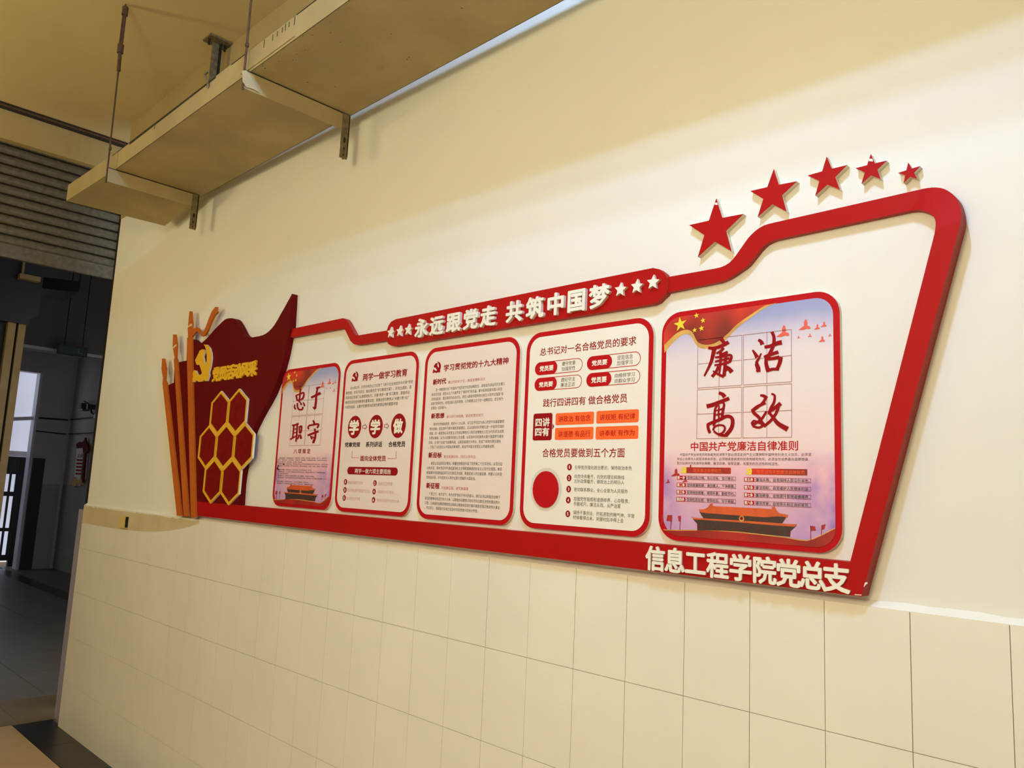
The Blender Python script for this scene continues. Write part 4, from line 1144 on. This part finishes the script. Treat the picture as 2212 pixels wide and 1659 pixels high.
rows = [('第一条', '坚持公私分明，先公后私，克己奉公。', 275, 425, 462, 830, 437, 368), ('第二条', '坚持崇廉拒腐，清白做人，干净做事。', 272, 492, 531, 830, 508, 366),
        ('第三条', '坚持尚俭戒奢，艰苦朴素，勤俭节约。', 270, 560, 599, 830, 580, 364), ('第四条', '坚持吃苦在前，享受在后，甘于奉献。', 268, 626, 667, 830, 650, 362),
        ('第五条', '廉洁从政，自觉保持人民公仆本色。', 907, 441, 482, 1538, 455, 1012), ('第六条', '廉洁用权，自觉维护人民根本利益。', 907, 516, 555, 1538, 532, 1011),
        ('第七条', '廉洁修身，自觉提升思想道德境界。', 907, 586, 627, 1538, 607, 1010), ('第八条', '廉洁齐家，自觉带头树立良好家风。', 907, 660, 700, 1538, 684, 1010)]
for tg, tx, x0, yt, yb, x1, y1, xt in rows:
    X0, Z1, X1, Z0 = q.rect(x0, yt, yb, x1, y1)
    t = 0.0008
    ring('rule_box', [(X0, Z0), (X1, Z0), (X1, Z1), (X0, Z1)], [(X0+t, Z0+t), (X1-t, Z0+t), (X1-t, Z1-t), (X0+t, Z1-t)], L2, MT['ink_red'], p5)
    XT = X0+(X1-X0)*(xt-x0)/(x1-x0)
    zc = (Z0+Z1)/2
    flat('rule_tag', [[(X0, Z0), (XT-0.003, Z0), (XT, zc), (XT-0.003, Z1), (X0, Z1)]], L3, MT['print_red'], p5)
    text('caption', tg, X0+0.0015, Z1-0.001, XT-0.004, Z0+0.001, L4, MT['ink_white'], p5, 0.02)
    text('caption', tx, XT+0.003, Z1-0.0012, X1-0.003, Z0+0.0012, L4, MT['ink_dark'], p5, 0.006)
# poster 1 wording
q = Pr(p1, 575, 950, 10.37)
q.T('八 项 规 定', 622, 205, 312, 998, 202, bold=0.02)
q.T('　一、要改进调查研究，到基层调研要深入了解真实情况，总结经验、研究问题、解决困难、指导工作，向群众学习、\n向实践学习，多同群众座谈，多同干部谈心，多商量讨论，多解剖典型，多到困难和矛盾集中、群众意见多的地方去，\n切忌走过场、搞形式主义；要轻车简从、减少陪同、简化接待。\n　二、要精简会议活动，切实改进会风，严格控制以中央名义召开的各类全国性会议和举行的重大活动，不开泛泛部署\n工作和提要求的会，未经中央批准一律不出席各类剪彩、奠基活动和庆祝会、纪念会、表彰会、博览会、研讨会及各类\n论坛；\n　三、要精简文件简报，切实改进文风，没有实质内容、可发可不发的文件一律不发。\n　四、要规范出访活动，从外交工作大局需要出发合理安排出访活动，严格控制出访随行人员，严格按照规定乘坐\n交通工具，一般不安排中资机构。\n　五、要改进警卫工作，坚持有利于联系群众的原则，减少交通管制，一般情况下不得封路。\n　六、要改进新闻报道，中央政治局同志出席会议和活动应根据工作需要、新闻价值、社会效果决定是否报道，进一步\n压缩。\n　七、要严格文稿发表，除中央统一安排外，个人不公开出版著作、讲话单行本。\n　八、要厉行勤俭节约，严格遵守廉洁从政有关规定，严格执行住房、车辆配备等有关规定。',
    232, 395, 985, 1395, 350, 'ink_dark', 0.0, 'paragraph')
q.poly('bird_mark', [(275, 560), (290, 585), (270, 625), (300, 680), (272, 680), (240, 650), (262, 600)], 'ink_black', L4)
q.poly('bird_mark', [(385, 505), (400, 540), (425, 553), (385, 572)], 'ink_black', L4)

# ================================================================== SMALL THINGS
sw = empty('card_switch', (-5.35, -0.0205, 1.42), 'small yellowed card switch at the top of the tiles near the wall end', 'switch')
s0 = pl(259, 1113, 1, -0.034); s1 = pl(271, 1142, 1, -0.034)
box('plate', (s0.x, -0.034, s1.z), (s1.x, -0.0209, s0.z), MT['switch'], sw)
box('slot', (s1.x-0.012, -0.036, s1.z+0.006), (s1.x+0.0005, -0.022, s0.z-0.004), MT['dark'], sw)

bpy.data.objects.remove(FO)
bpy.data.curves.remove(FC)
